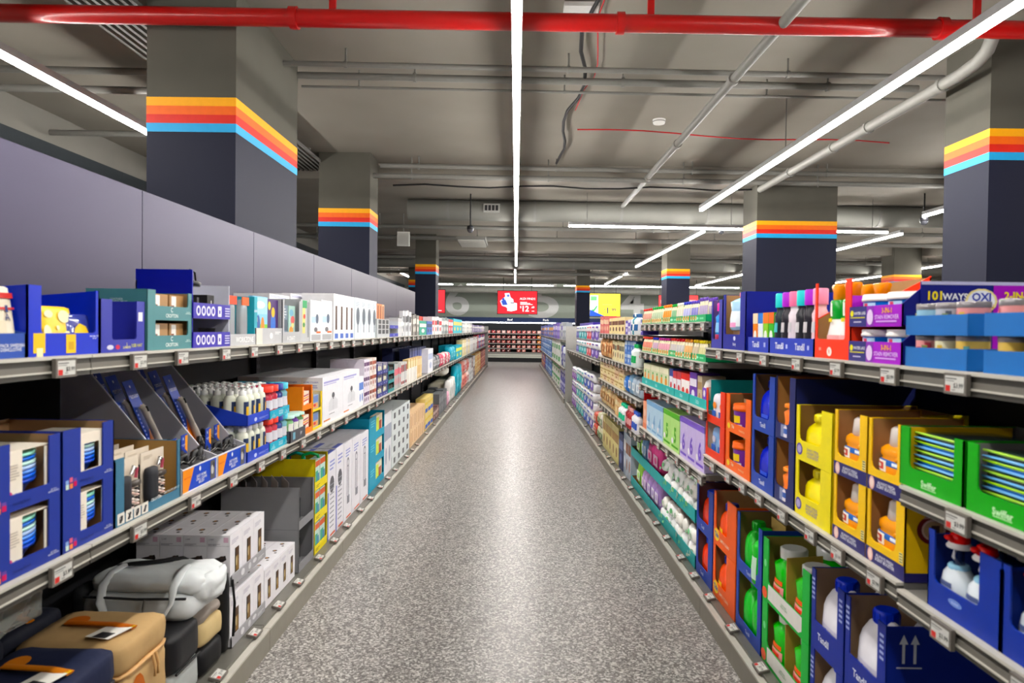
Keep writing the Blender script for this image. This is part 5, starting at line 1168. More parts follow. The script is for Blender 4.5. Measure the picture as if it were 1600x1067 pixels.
# ---------------------------------------------------------------- yellow detergent cartons on the second shelf
z=ZMR+.0005
def ahd(q):
    q.dec(0,0,1,.20,'2a2866'); q.el(.13,.10,.075,.095,'e8b8b0'); q.el(.13,.10,.05,.065,'f4dcd4'); q.tx('ALWAYS FRESH\nSCENT BOOSTER',.52,.11,.10,'e8e8f4',.015,maxw=.5); q.dec(.88,.22,.97,.36,'f0e4a0'); [q.dec(.89,.23+.035*i,.96,.245+.035*i,'5a5a4a') for i in range(4)]
YEL='f5c800'
ahj=None
yA=yat(1413,F,z); yB=yat(1352,F,z); yC_=yat(1300,F,z)
hA=H('R',1352,693-28,z)/2; hA=H('R',1300,638,z)/2
def ahb(w,d,h):
    c=M('f3a014',.25); q=B(w,h,d); sec=[(0,w*.46,d*.44,0,0),(h*.02,w*.49,d*.49,0,0),(h*.46,w*.49,d*.49,0,0),(h*.51,w*.44,d*.44,0,0),(h*.56,w*.48,d*.49,0,0),(h*.64,w*.47,d*.48,0,0),(h*.70,w*.36,d*.42,0,0),(h*.73,w*.2,d*.38,0,0)]
    q.loft(sec,c,26,3.4)
    l=B(); l.loft(sec,'f2a01c',14,3.4,-178,-2,.0006,h*.03,h*.44); l.loft(sec,'1f5fb0',14,3.4,-178,-2,.0012,h*.40,h*.49); l.loft(sec,'f3efe2',6,3.4,-150,-100,.0016,h*.30,h*.47); l.loft(sec,'c8443c',5,3.4,-142,-108,.002,h*.33,h*.44); l.loft(sec,'f4ead8',4,3.4,-134,-116,.0024,h*.36,h*.41)
    l.loft(sec,'7ab4e4',14,3.4,-178,-2,.0012,h*.02,h*.09); l.loft(sec,'f3efe2',5,3.4,-165,-130,.0016,h*.10,h*.20); l.loft(sec,'e8eef6',4,3.4,-80,-50,.0016,h*.42,h*.47)
    p=B(); p.lathe([(w*.25,h*.70),(w*.28,h*.73),(w*.25,h*.97),(w*.21,h)],M('fff6f0',.1,alpha=.6),0,0,18); n=B(); n.lathe([(w*.15,h*.72),(w*.15,h*.86),(w*.08,h*.9)],M('e08a84',.3),0,0,12)
    hd=B(); hd.tube([(w*.2,-d*.45,h*.52),(w*.36,-d*.5,h*.57),(w*.45,-d*.46,h*.5)],w*.05,c,8)
    return Proto('detergent_bottle',q,[('label',l),('clear_cap',p,[('spout',n)]),('handle',hd)])
def emb(q):
    q.dec(0,0,1,.12,'26245e'); q.el(.27,.68,.16,.19,'7a2a24',24); q.el(.27,.68,.115,.14,'e8c8b0',20); q.el(.27,.68,.095,.115,'c9a87c',20); q.tx('ARM & HAMMER',.27,.835,.03,'e8c8b0',maxw=.2); q.pol([(.22,.63),(.31,.65),(.33,.74),(.25,.74)],'4a3428'); q.dec(.30,.60,.325,.72,'4a3428')
for ci,(ya,yb2) in enumerate(((yA,yB),(yB,yC_))):
    W=abs(yb2-ya)-.001; sy=(ya+yb2)/2
    tp=tray(W,hA*.995,.27,YEL,'a9825a',lip=hA*.30,pl=W*.09,pr=W*.22,draw=ahd,near=emb if ci==0 else None,nf='right',back=hA*.9,r=.02,sf=hA*.99)
    jg=ahb(W*.82,.10,hA*.88) if True else jug(W*.76,.13,hA*.86,'f09a12','d8848a','clear',[('1f5fb0',.44,.56,-170,0),('f2a01c',.12,.44,-170,0),('f0ead8',.40,.45,-170,0),('e0b0a8',.32,.50,-130,-85),('f4f0e4',.12,.22,-140,-100),('7ab4e4',.03,.12,-170,0)],flip=-1,top=.74,pw=2.8)
    for k in range(2):
        one(tp,'R',sy,F,z+k*hA,'yellow carton with dark blue lip holding an orange detergent bottle, %s %s'%(('near','far')[ci],('lower','upper')[k]),'carton','yellow and navy cartons')
        for j in range(2): one(jg,'R',sy+W*.045,F+.062+.107*j,z+k*hA+.006,'orange detergent bottle with clear cap, %s %s carton, %s'%(('near','far')[ci],('lower','upper')[k],('front','back')[j]),'bottle','orange detergent bottles')
# bright yellow cartons
sy,W,s0=span('R',1298,1241,z); hY=H('R',1241,631,z)/2
def ywd(q): q.el(.12,.2,.09,.11,'5a4a9a'); q.el(.12,.2,.06,.075,'b8b0d8'); q.tx('SUNNY CITRUS\nLAUNDRY SOAP\nLIQUID BOOST',.5,.18,.17,'8a7ab0',.01,maxw=.5)
tp=tray(W,hY*.995,.43,'efe020','8a6a44',lip=hY*.36,pl=W*.09,pr=W*.28,draw=ywd,r=.018,back=hY*.95)
jg=jug(W*.82,.11,hY*.84,'f0e010','e8d810','plain',[('f4f0d8',.08,.36,-100,-60),('e88a3a',.12,.22,-95,-70),('2a6ac0',.06,.34,-172,-160)],flip=1,top=.8,pw=3.4)
for k in range(2):
    one(tp,'R',sy,F,z+k*hY,'lemon yellow carton holding a yellow jug, %s one'%('lower','upper')[k],'carton','lemon yellow cartons')
    one(jg,'R',sy+W*.07,F+.068,z+k*hY+.006,'yellow detergent jug in the %s lemon carton'%('lower','upper')[k],'jug','yellow jugs')
# navy carton with tall side, orange bottles
sy,W,s0=span('R',1240,1209,z); hN=H('R',1209,586,z)/2
tp=tray(W,hN*.995,.43,'1d2560','9a7448',lip=hN*.25,pl=W*.04,pr=W*.28,r=.02,back=hN*.95,draw=lambda q:q.dec(.3,.05,.55,.24,'8f96b8'))
jg=bottle(W*.26,hN*.55,M('f08020',.2),'f08a2a',[('e8e0e8',.05,.4,60),('4a6ab8',.15,.3,60)],cr=.8,ch=.1,neck=.88,name='small_bottle')
for k in range(2):
    one(tp,'R',sy,F,z+k*hN,'dark navy carton with long side wall and orange bottle, %s'%('lower','upper')[k],'carton','dark navy cartons')
    one(jg,'R',sy-W*.02,F+.048,z+k*hN+.006,'small orange bottle in the %s dark navy carton'%('lower','upper')[k],'bottle','small orange bottles')
for i in range(2):
    q=B(); q.soft(-.03,.03,0,.003,0,.035,M('b8701c',.4),.0015,0,0,1,2)
# blue jugs
sy,W,s0=span('R',1208,1173,z); hT=H('R',1173,583,z)/2
tdd=lambda q:(q.tx('Tandil',.5,.13,.08,'e0e6ff',.02,maxw=.35))
tp=tray(W,hT*.995,.4,'2645a4','7a5c3c',lip=hT*.24,pl=W*.10,pr=W*.22,draw=tdd,r=.02)
jg=jug(W*.80,.12,hT*.88,'0a28b8','0a2290','plain',[('dfe8ee',.1,.4,-175,-150),('5ab04a',.4,.5,-175,-150),('3a5ad8',.25,.32,-110,-70)],flip=1,top=.8,pw=3.4)
for k in range(2):
    one(tp,'R',sy,F,z+k*hT,'blue carton with a deep blue detergent jug, %s one'%('lower','upper')[k],'carton','blue jug cartons')
    one(jg,'R',sy+W*.06,F+.073,z+k*hT+.006,'deep blue detergent jug in the %s blue carton'%('lower','upper')[k],'jug','deep blue jugs')
# orange carton (pod tubs) and orange-red carton (bags)
sy,W,s0=span('R',1172,1133,z); hO=H('R',1133,614,z)/2
tp=tray(W,hO*.995,.35,'f0701c','8a6a48',lip=hO*.26,pl=W*.14,pr=W*.2,draw=lambda q:(q.el(.13,.16,.06,.08,'f0d040'),q.tx('Tide',.3,.17,.09,'f8e0c8',.03,maxw=.2),q.tx('POWER PODS',.66,.13,.05,'f8d8b8',maxw=.3)),r=.012)
for k in range(2):
    one(tp,'R',sy,F,z+k*hO,'bright orange windowed carton on the second right shelf, %s'%('lower','upper')[k],'carton','bright orange cartons')
    q=B(W*.7,hO*.9,.09); q.box(-W*.35,W*.35,.02,.022,0,hO*.84,'a08468')
    one(Proto('card_divider',q),'R',sy-W*.0+.01,F+.05,z+k*hO+.006,'brown divider card in the %s bright orange carton'%('lower','upper')[k],'card','brown divider cards')
    one(tubp(W*.17,hO*.75,'7a3a9c','f0702a',[('f0d040',.35,.6,40),('e8e0f0',.15,.3,50)],name='pod_tub'),'R',sy+W*.14,F+.056,z+k*hO+.006,'purple and orange pod tub in the %s bright orange carton'%('lower','upper')[k],'tub','pod tubs')
sy,W,s0=span('R',1131,1102,z); hR=H('R',1102,605,z)/2
tp=tray(W,hR*.995,.35,'e4482c','e8d8c8',lip=hR*.22,pl=W*.08,pr=W*.22,r=.012)
for k in range(2):
    one(tp,'R',sy,F,z+k*hR,'orange-red windowed carton with blue bags, %s'%('lower','upper')[k],'carton','orange-red cartons')
    for i in range(2):
        one(softp(W*.34,hR*.82,.05,('8fb0dc','e8e4ec')[(i+k)%2],'pod_bag',lambda q:(q.dec(.1,.1,.7,.4,'3a6ac0'),q.el(.5,.6,.25,.12,('e8e0f0','f0903a')[k])),seed=i),'R',sy+W*(.20-.36*i),F+.02,z+k*hR+.006,'%s pod bag in the %s orange-red carton'%(('blue','pale')[(i+k)%2],('lower','upper')[k]),'bag','pod bags')
# ---------------------------------------------------------------- RIGHT BASE DECK
z=ZD+.001; F=DECKF['R']
def carton2(un,uf,vtf,c,inner,nm,grp,lipf=.25,pl=.1,prr=.25,draw=None,dp=.4,r=.02,tiers=2):
    sy,W,s0=span('R',un,uf,z,F); Hh=H('R',uf,vtf,z,F)/tiers
    tp=tray(W,Hh*.995,dp,c,inner,lip=Hh*lipf,pl=W*pl,pr=W*prr,draw=draw,r=r,back=Hh*.97)
    for k in range(tiers): one(tp,'R',sy,F,z+k*Hh,'%s, %s one'%(nm,('lower','upper')[k]),'carton',grp)
    return sy,W,s0,Hh
sy,W,s0,Hh=carton2(1112,1087,752,'2540a0','7a5a5a','blue carton with red-orange jug beside the wipes','red-orange jug cartons',draw=lambda q:q.tx('Tandil',.4,.12,.07,'dfe6ff',maxw=.4))
jg=jug(W*.80,.12,Hh*.88,'ea4a24','1a3ac0','plain',[('f4f0f0',.1,.35,-176,-165)],flip=1,pw=3.2)
for k in range(2): one(jg,'R',sy+W*.06,F+.074,z+k*Hh+.006,'red-orange jug with blue cap in the %s blue carton'%('lower','upper')[k],'jug','red-orange jugs')
sy,W,s0,Hh=carton2(1148,1113,765,'f06a1a','b08a60','orange carton printed with a yellow roundel on the base','orange base cartons',prr=.38,draw=lambda q:(q.el(.16,.20,.12,.12,'f0cc2a'),q.tx('Tide',.16,.20,.10,'2a3a9c',.03,maxw=.2),q.tx('SIMPLY CLEAN',.52,.16,.06,'f8e0c8',.01,maxw=.5)),lipf=.3)
jg=jug(W*.5,.12,Hh*.8,'ec5a1c','2a3aa0','plain',[('f0cc2a',.2,.42,-130,-80),('f4f0f0',.05,.18,-130,-60)],flip=1)
for k in range(2): one(jg,'R',sy+W*.20,F+.068,z+k*Hh+.006,'orange jug in the %s orange base carton'%('lower','upper')[k],'jug','orange jugs')
for k in range(2):
    q=B(); q.box(-W*.14,W*.14,0,.003,0,Hh*.93,'b59268'); one(Proto('card_divider',q),'R',sy-W*.14,F+.02,z+k*Hh+.006,'brown card standing in the %s orange base carton'%('lower','upper')[k],'card','brown cards on the base')
sy,W,s0,Hh=carton2(1188,1149,797,'2443a0','8a7448','blue carton with bright green jugs','green jug cartons',lipf=.2,prr=.14,draw=lambda q:q.tx('Tandil',.5,.1,.06,'dfe6ff',maxw=.3))
jg=jug(W*.5,.12,Hh*.88,'14b83c','0fa838','plain',[('d8f0dc',.1,.4,-175,-150),('d8f0dc',.1,.3,-30,-10)],flip=1)
for k in range(2):
    for i in range(2): one(jg,'R',sy+W*(.18-.34*i),F+.07,z+k*Hh+.006,'bright green jug, %s blue carton, %s'%(('lower','upper')[k],('near','far')[i]),'jug','bright green jugs') if i==0 or k==0 else one(bottle(W*.17,Hh*.9,M('14b83c',.2),'19c040',[('c8e8d0',.1,.5,30)],name='green_bottle'),'R',sy-W*.2,F+.05,z+k*Hh+.006,'slim bright green bottle in the upper blue carton','bottle')
q=B(); q.box(-W*.25,W*.25,0,.003,0,Hh*.96,'b59a62'); one(Proto('card_divider',q),'R',sy,F+.13,z+Hh+.006,'brown card behind the green jugs','card')
# green gain cartons
def gnd(q):
    q.pol([(.14,.30),(.86,.30),(.86,.10),(.80,.04),(.14,.06)],'e4e2dc'); q.tx('ORIGINAL\nFRESH SCENT',.5,.17,.07,'6aa06a',maxw=.3); q.el(.06,.12,.06,.09,'e86a4a'); q.el(.07,.6,.03,.06,'8ae0a0')
sy,W,s0,Hh=carton2(1262,1189,836,'18b04a','a08a50','bright green carton with white banner','white-banner green cartons',lipf=.3,pl=.13,prr=.14,draw=gnd,dp=.42)
jg=bottle(W*.20,Hh*.93,M('1fb832',.2),M('fdfbf8',.1,alpha=.72),[('e8622a',.40,.47,26),('f0a0a0',.24,.38,32),('e84a3a',.28,.34,20),('d8d82a',.05,.2,50)],cr=.46,ch=.17,neck=.81,name='gain_bottle',d=.75)
jg.name='green_bottle'
for k in range(2):
    for i in range(2):
        one(jg,'R',sy+W*(-.23+.46*i),F+.080,z+k*Hh+.006,'green bottle with fruit label and clear cap, %s green carton, %s'%(('lower','upper')[k],('far','near')[i]),'bottle','fruit label bottles')
    q=B(); q.prism([(0,0),(.14,0),(.14,Hh*.94),(.0,Hh*.90)],-.002,.002,'b0924e','x'); one(Proto('card_divider',q),'R',sy,F+.008,z+k*Hh+.006,'brown divider between green bottles, %s green carton'%('lower','upper')[k],'card','dividers in green cartons')
    for i in range(3): 
        if k==1 and i!=1: one(jg,'R',sy+W*(-.27+.27*i),F+.235+.0*i,z+k*Hh+.006,'clear-capped green bottle in the second row, %s'%ordw(i),'bottle','second row green bottles')
# bleach
yb1=yat(1263,F,z); yb2=yat(1330,F,z+.3); yb3=yat(1400,F,z+.3)
hb_=H('R',1263,884,z,F); HB=hb_/2
def bld(q): q.tx('Tandil',.40,.20,.09,'e8ecff',.02,maxw=.34); [q.dec(.03,.62+.06*i,.12,.65+.06*i,'aab4e0') for i in range(5)]; [q.dec(.86,.62+.06*i,.95,.65+.06*i,'aab4e0') for i in range(5)]
def blarrow(q):
    for x in (.12,.2):
        q.dec(x-.01,.62,x+.01,.84,'dfe4f4'); q.pol([(x-.032,.82),(x+.032,.82),(x,.92)],'dfe4f4')
    q.dec(.07,.57,.25,.585,'dfe4f4')
W1=.245; y_a=yb1-W1
jgb=jug(.205,.14,HB*.93,'eceaf0','1a3ad0','plain',[('dcd8e6',.05,.39,-165,-30),('2a3a9c',.14,.34,-106,-101),('2a3a9c',.14,.34,-126,-119),('2a3a9c',.14,.34,-89,-83)],flip=1,pw=3.0,top=.84,rough=.35,name='bleach_jug')
for ci in range(2):
    sy=yb1-.003-W1*(ci+.5)-.002*ci
    tp=tray(W1,HB*.995,.40,'1c2f90','a08468',lip=HB*.36,pl=W1*.12,pr=W1*.20,draw=bld,near=blarrow,nf='right',r=.003,back=HB*.95)
    for k in range(2):
        one(tp,'R',sy,F,z+k*HB,'navy bleach carton, %s %s'%(('far','near')[ci],('lower','upper')[k]),'carton','navy bleach cartons')
        for j in range(2): one(jgb,'R',sy+W1*.05,F+.083+.155*j,z+k*HB+.006,'white bleach jug with blue cap, %s %s carton, %s'%(('far','near')[ci],('lower','upper')[k],('front','back')[j]),'jug','white bleach jugs')
# ---------------------------------------------------------------- FARTHER GOODS
TL,ML,DL=ZT+.0005,ZML+.0005,ZD+.001
def bx(w,h,d,c,*fs,name='product_box',near=None,nf='left'):
    def fr(q):
        for f in fs: f(q)
    return boxp(w,h,d,c,fr if fs else None,near,nf,name=name)
def band(a,b,c): return lambda q:q.dec(.04,a,.96,b,c)
def blob(c,x=.5,y=.5,rx=.25,ry=.2): return lambda q:q.el(x,y,rx,ry,c)
def goods(side,un,uf,vt,z,n,cols,label,cat,kind='box',rows=1,tiers=1,rd=.14,d=.13,t=None,deco=None,name=None,jit=.004,seed=1):
    t=t or (FRONT if z>.3 else DECKF)[side]
    hh=H(side,un,vt,z,t)/tiers; rnd=random.Random(seed)
    yy_=(yat(un,LX(side,t),z),yat(uf,LX(side,t),z))
    lv=[ML,TL] if side=='L' else [q for s_,a_,b_,l_,_ in RB if any(a_<=y_<b_ for y_ in yy_) for q in l_]
    up=[q for q in lv if q>z+.05]
    if up: hh=min(hh,(min(up)-.036-z)/tiers)
    names={'box':'product_box','pouch':'food_pouch','soft':'soft_pack','bottle':'bottle','roll':'roll_pack','tub':'tub','book':'book'}
    def mk(w):
        out=[]
        for i,c in enumerate(cols):
            c,c2=(c if isinstance(c,tuple) else (c,'e9e6e0'))
            h=hh*(rnd.uniform(.93,1) if kind in('box','soft','bottle','pouch') and tiers==1 else 1)
            if kind=='box': out.append(bx(w,h,d,c,*(deco or [band(.55,.8,c2),blob(c2,.5,.3,.22,.14)]),name=name or names[kind]))
            elif kind=='book': out.append(bx(w*.9,h,d,c,band(.08,.2,c2),band(.6,.9,c2),name=name or names[kind]))
            elif kind=='soft': out.append(softp(w*.97,h*.97,d,c,name or names[kind],lambda q:(q.dec(.15,.3,.85,.7,c2),q.el(.5,.5,.2,.12,c)),r=min(.03,w*.3),wr=.003,seed=i,div=3))
            elif kind=='pouch': out.append(pouch(w*.95,h*.98,min(.05,w*.5),c,c2,seed=i,name=name or names[kind]))
            elif kind=='bottle': out.append(bottle(min(w*.46,.05),h,c,c2,[(c2,.2,.5,50)],name=name or names[kind],nn=10))
            elif kind=='roll': out.append(rollpack(w*.98,h*.99,d,c,c2))
            elif kind=='tub': out.append(bottle(min(w*.46,.06),h*.97,c,c2,[('eeeeee',.25,.6,50)],cr=.95,ch=.12,neck=.86,name=name or names[kind],nn=10))
        return out
    fill(side,un,uf,z,mk,n,label,cat,label,rows,tiers,hh,rd,t,0.004,jit,seed)
def rollpack(w,h,d,c,c2):
    q=B(w,h,d); rows_=2
    for i in range(2):
        for k in range(rows_):
            r=w/4; q.soft(-w/2+i*w/2,-w/2+(i+1)*w/2,0,d,h*k/rows_,h*(k+1)/rows_,M('eeeef2',.3),r*.3,0,0,1,2)
    l=B(w,h,d); l.fr('front'); l.lay=3
    l.pol([(.05,.2),(.5,.08),(.95,.2),(.95,.62),(.6,.5),(.05,.66)],c); l.el(.45,.4,.22,.14,c2); l.dec(.2,.8,.8,.88,c)
    return Proto('paper_roll_pack',q,[('printed_wrap',l)])
TL,ML,DL=ZT+.0005,ZML+.0005,ZD+.001
G=goods
G('L',623,631,495,TL,3,['c9c9cc','b0b2b6'],'grey slim pack after the purple-lipped trays','pack')
G('L',631.5,643,483,TL,4,[('dcdcdf','4a4a4e'),('c4c6c9','2c2c30')],'tall silver tool card on the top left shelf','tool card',d=.04,jit=.02)
G('L',643.5,655,489,TL,4,[('8a8680','e0dcd4'),('5e5a56','d8d4cc')],'leaning dark striped pack on the top left shelf','pack',jit=.03)
G('L',655.5,667,499,TL,1,[('3a9c84','e8e0e0')],'green box with pale window below a red box','box')
G('L',655.5,667,492,TL,1,[('e04a3c','f08070')],'red box top beside the slim left column','box',t=1.285)
G('L',667.5,676,500,TL,2,[('4a6ab0','2a3a5c')],'blue lidded box on the top left shelf','box')
G('L',676.5,690,493,TL,4,[('e8e4e2','c8383c'),('d8dade','2c2e34'),('f0eeec','4a4c50')],'white and red kitchen gadget pack on the top left shelf','pack',jit=.02)
G('L',690.5,701,494,TL,4,['8c9494',('5a6a64','d8dcd8'),'b0b4b4'],'grey-green pack past the kitchen gadgets','pack')
G('L',701.5,708,497,TL,2,[('c8484c','e8e8ec'),('3a5a8c','e8e0d8')],'small red or blue pack before the turquoise one','pack')
G('L',708.5,722,496,TL,3,[('3fb0c0','e8c86a')],'turquoise pack with orange top on the top left shelf','pack')
G('L',722.5,738,503,TL,7,['c4c6c4','a8aaa8','8a8c8c','d8d4cc'],'grey pack toward the far end of the top left shelf','pack')
G('L',738.5,757,507,TL,9,['7a6a9c','9c8ab0','c8b0a8','5a5a8c'],'small purple-grey pack at the end of the top left shelf','pack')
# left, middle shelf
G('L',561.5,569,586,ML,2,[('f2f2f6','6a8ad0')],'slim white box with blue edge, middle left shelf','box')
G('L',569.5,578,562,ML,3,[('e4dce8','6a4a72')],'pale mauve slim box, middle left shelf','box',tiers=3,rd=.13,rows=2)
G('L',578.5,589,560,ML,3,[('e8e0dc','8a4a3c'),('d8c8c0','b0604a')],'white and brown slim box, middle left shelf','box',tiers=3)
def lipt(c,inner): return lambda w:tray(w,.075,.14,c,inner,lip=.035,pl=0,sf=.07,draw=lambda q:q.tx('CUP',.5,.25,.15,'d8d8f0'))
sy_,W_,_s=span('L',589.5,606,ML); h3=H('L',589.5,569,ML)/3
fill('L',589.5,606,ML,lambda w:tray(w,h3*.99,.16,'3c3f86','c8c4d8',lip=h3*.35,pl=w*.04,draw=lambda q:(q.tx('MUG',.3,.16,.13,'d0d0f0'),q.tx('MUG',.7,.16,.13,'d0d0f0'))),2,'navy-lipped tray, middle left shelf','carton','navy-lipped trays',tiers=3,th=h3)
fill('L',590.5,605,ML,lambda w:boxp(w*.8,h3*.7,.08,'e0dcc8',lambda q:q.dec(.2,.2,.8,.6,'a8b0a0'),name='cup_box'),4,'cream cup box in a navy-lipped tray','box','cream cup boxes',tiers=3,th=h3,inset=.012)
h3=H('L',606.5,571,ML)/3
fill('L',606.5,616,ML,lambda w:tray(w,h3*.99,.16,'3f8c90','4a4440',lip=h3*.35,pl=w*.03),1,'teal-lipped tray, middle left shelf','carton','teal-lipped trays',tiers=3,th=h3)
fill('L',607,615.5,ML,lambda w:boxp(w*.85,h3*.7,.08,'3a3634',lambda q:q.dec(.2,.2,.8,.6,'7a706a'),name='black_box'),3,'black box in a teal-lipped tray','box','black boxes in teal-lipped trays',tiers=3,th=h3,inset=.012)
G('L',616.5,627,567,ML,4,[('b4b6b6','d8707c'),('a4a6a6','c85a6a')],'grey box with pink print, middle left shelf','box')
G('L',627.5,636,567,ML,4,[('dadad8','9a3a40'),('c8c8c8','707070')],'pale book beside the pink-print boxes','book',kind='book')
G('L',636.5,652,577,ML,8,['e8e4de','f0ece8'],'white slim card in front of the tan books','card',kind='book',d=.008,t=1.135)
G('L',638,660,562,ML,6,[('e2c696','eed9b0'),('d8b884','e8d0a8')],'tan notebook on the middle left shelf','notebook',kind='book',d=.06,t=1.15)
G('L',640,666,545,ML,7,[('2c3358','4a5488'),('343b66','5a64a0')],'navy standing book, middle left shelf','book',kind='book',rows=2,d=.12,rd=.2,t=1.225)
G('L',669,677,543,ML,1,[('eceaf0','b8c0d8')],'white slab closing the row of navy books','box')
G('L',677.5,688,556,ML,5,[('8a8c90','d8d8dc'),('4a4c50','b8b8bc'),('d8d4d0','7a3a40')],'grey kitchenware pack after the navy books','pack',kind='soft')
G('L',688.5,704,553,ML,6,[('d8546c','f0e0e0'),('e8d8d4','c83a4c'),('e8a0b0','f4e8e8')],'pink and white crumpled pack, middle left shelf','pack',kind='soft')
G('L',704.5,712,541,ML,2,[('1fa0b8','7ad0dc')],'turquoise bag, middle left shelf','bag',kind='soft')
G('L',712.5,722,539,ML,2,[('2aa8c0','e0e86a')],'large turquoise bag with handle print, middle left shelf','bag',rows=2,rd=.2)
G('L',722.5,734,530,ML,4,[('e0cfa0','f0e8d0'),('c8c0b8','e8e4e0')],'tan tall pack past the turquoise bags','pack')
G('L',734.5,746,527,ML,5,['d4d2d2','b8a8a4','8c8486'],'pale grey pack near the far end, middle left shelf','pack')
G('L',746.5,757,523,ML,7,['4a4a8c','a83a4c','c8b0a0','3a3a5c'],'small mixed pack at the far end, middle left shelf','pack')
# left, base deck
G('L',600.5,612,641,DL,2,[('e8e9ee','aab0c0')],'tall white appliance box beyond the turquoise cartons','box',rows=2,rd=.14)
G('L',612.5,640,643,DL,2,[('dfe6e8','50565c')],'stacked white box with dark square picture','box',tiers=5,rows=2,d=.22,rd=.23,deco=[lambda q:(q.dec(.18,.25,.36,.75,'5a6066'),q.dec(.66,.25,.84,.75,'5a6066'))])
G('L',641,664,648,DL,4,[('f0cfa8','a8703c')],'peach box with dark slits on the left base','box',tiers=2,rows=2,d=.16,rd=.17,deco=[lambda q:(q.dec(.2,.1,.3,.85,'b07a4c'),q.dec(.6,.2,.7,.9,'c8945c'))])
G('L',664.5,677,624,DL,3,[('e8d08a','2a5ab8')],'tan box with blue and yellow print on the left base','box',tiers=2,deco=[lambda q:(q.dec(.1,.1,.9,.35,'2a5ac0'),q.dec(.1,.6,.9,.75,'e8c83a'))])
G('L',677.5,686,640,DL,3,[('6a4a48','c8b0a8'),('7a5854','b89890')],'dark red-brown flat pack on the left base','pack')
G('L',686.5,698,614,DL,4,[('6c6e70','8c8e90'),('5a5c60','7c7e82')],'dark grey tall box on the left base','box',rows=2,rd=.16)
G('L',698.5,703,612,DL,1,[('e8b0c4','f4d8e0')],'pink soft pack on the left base','pack',kind='soft')
G('L',703.5,712,592,DL,3,[('eceae6','d8dcdc'),('e2e0d8','c8d0d0')],'white pillow bag on the left base','pillow',kind='soft',t=1.205)
q=B(); q.soft(-.35,.35,0,.3,0,.16,M('ece8dc',.7,bump=.2),.08,.15,.01,3,6); sy_,W_,_s=span('L',686,712,.8,1.3)
one(Proto('pillow',q),'L',sy_,1.30,.60,'big cream pillow lying high on the left base stack','pillow')
G('L',690,712,598,DL,4,[('ddd9c8','e8e6dc')],'cream folded bedding pack below the pillow','bedding',kind='soft',rows=1,t=1.37,d=.28)
G('L',712.5,722,568,DL,2,[('1fa6bc','5cc8d8')],'turquoise tall bag on the left base','bag',kind='soft')
G('L',722.5,733,565,DL,3,[('e8a090','c83a44'),('f0d8d0','d8707c'),('e0c8b0','b86a5a')],'red and peach crumpled pack on the left base','pack',kind='soft',tiers=2)
G('L',733.5,742,560,DL,3,[('f0eeec','c8c8c8'),('8c7874','c8b0a8')],'white and brown pack near the end of the left base','pack',tiers=2)
G('L',742.5,751,553,DL,3,[('e0b878','f0d8a8'),('d8985a','e8c8a0')],'amber pack near the end of the left base','pack',tiers=3)
G('L',751.5,758,548,DL,4,[('b86a5a','e0b0a0'),('a85a50','d8a090'),('8c4a48','c88880')],'reddish pack at the end of the left base','pack',tiers=3)

# ---------------- right: pouches bay
P1,P2,P3,P4=1.5565,1.3405,1.0905,.7475
FP='R'
def gtray(z,h,c,lab,n,un=1103,uf=1003,inner=None):
    fill('R',un,uf,z,lambda w:tray(w,h,.3,c,inner,lip=h*.98,pl=0,draw=lambda q:(q.el(.4,.5,.12,.2,'a8e8c8'),q.dec(.6,.35,.85,.6,'8ad8b0'))),n,lab,'carton',lab)
gtray(P1,.04,'1fa86c','green tray of the upper pouch row',6)
gtray(P2,.04,'1fa86c','green tray of the lower pouch row',6)
def pou(un,uf,z,vt,n,c,cap,cn,cat='pouch'):
    h=H('R',(un+uf)/2,vt,z)
    fill('R',un,uf,z+.005,lambda w:pouch(w*.95,h*.95,w*.5,c,cap),n,'food pouch with %s cap'%cn,cat,'pouches with %s caps'%cn,rows=2,rd=.05,inset=.012)
UP=[(1103,1090,464,5,'b8a8c8','6a4ab0','purple'),(1089,1078,469,3,'8a86c8','5a48b8','violet'),(1077,1066,471,3,'b8b8e0','2a34b0','dark blue'),(1065,1056,473,3,'dcd8c8','eceae4','white'),(1055,1048,475,3,'8ab890','1f9a3c','bright green'),(1047,1035,476,4,'e89a4a','f0842a','orange'),(1034,1018,479,5,'b8c8a8','2ca44a','green'),(1017,1004,482,5,'d8a090','c83a34','dark red')]
for u in UP: pou(u[0],u[1],P1,u[2],*u[3:])
LOp=[(1103,1090,532,4,'d8d0a0','e8d42a','yellow'),(1089,1081,531,2,'c8b8a0','e8c83a','golden'),(1080,1068,530,3,'e0b078','e89a4a','light orange'),(1067,1055,529,3,'c8c4c4','c82a34','bright red'),(1054,1046,528,3,'c8c0c0','d83a3a','red'),(1045,1028,528,5,'dca0b0','b83a8c','magenta'),(1027,1019,527,3,'c8a8c0','2a3ac0','blue'),(1018,1004,526,5,'e0907c','d84a3c','coral')]
for u in LOp: pou(u[0],u[1],P2,u[2],*u[3:])
# teal trays of boxes
fill('R',1104,1003,P3,lambda w:tray(w,.05,.35,'35b0ac','5ac0bc',lip=.048,pl=0,draw=lambda q:q.tx('little',.5,.5,.5,'c8f0f0',maxw=.3)),5,'teal tray below the pouches','carton','teal trays below the pouches')
q=B(); 
sy_,W_,_s=span('R',1166,1112,P3+.1); 
G('R',1104,1096,589,P3+.005,1,[('ece8e4','7a4ac0')],'white and purple tall pack in the teal trays','pack',kind='soft')
G('R',1095,1088,585,P3+.005,1,[('c8b8a0','a88a60')],'brown card pack in the teal trays','pack')
G('R',1087,1076,580,P3+.005,1,[('6a3aa8','e8e0f0')],'purple and white pack in the teal trays','pack')
G('R',1076,1062,582,P3+.005,2,[('e83a34','f8e8e0')],'red-topped white pack in the teal trays','pack',deco=[band(.0,.75,'f4f0ee'),blob('d83a34',.5,.3,.3,.16)])
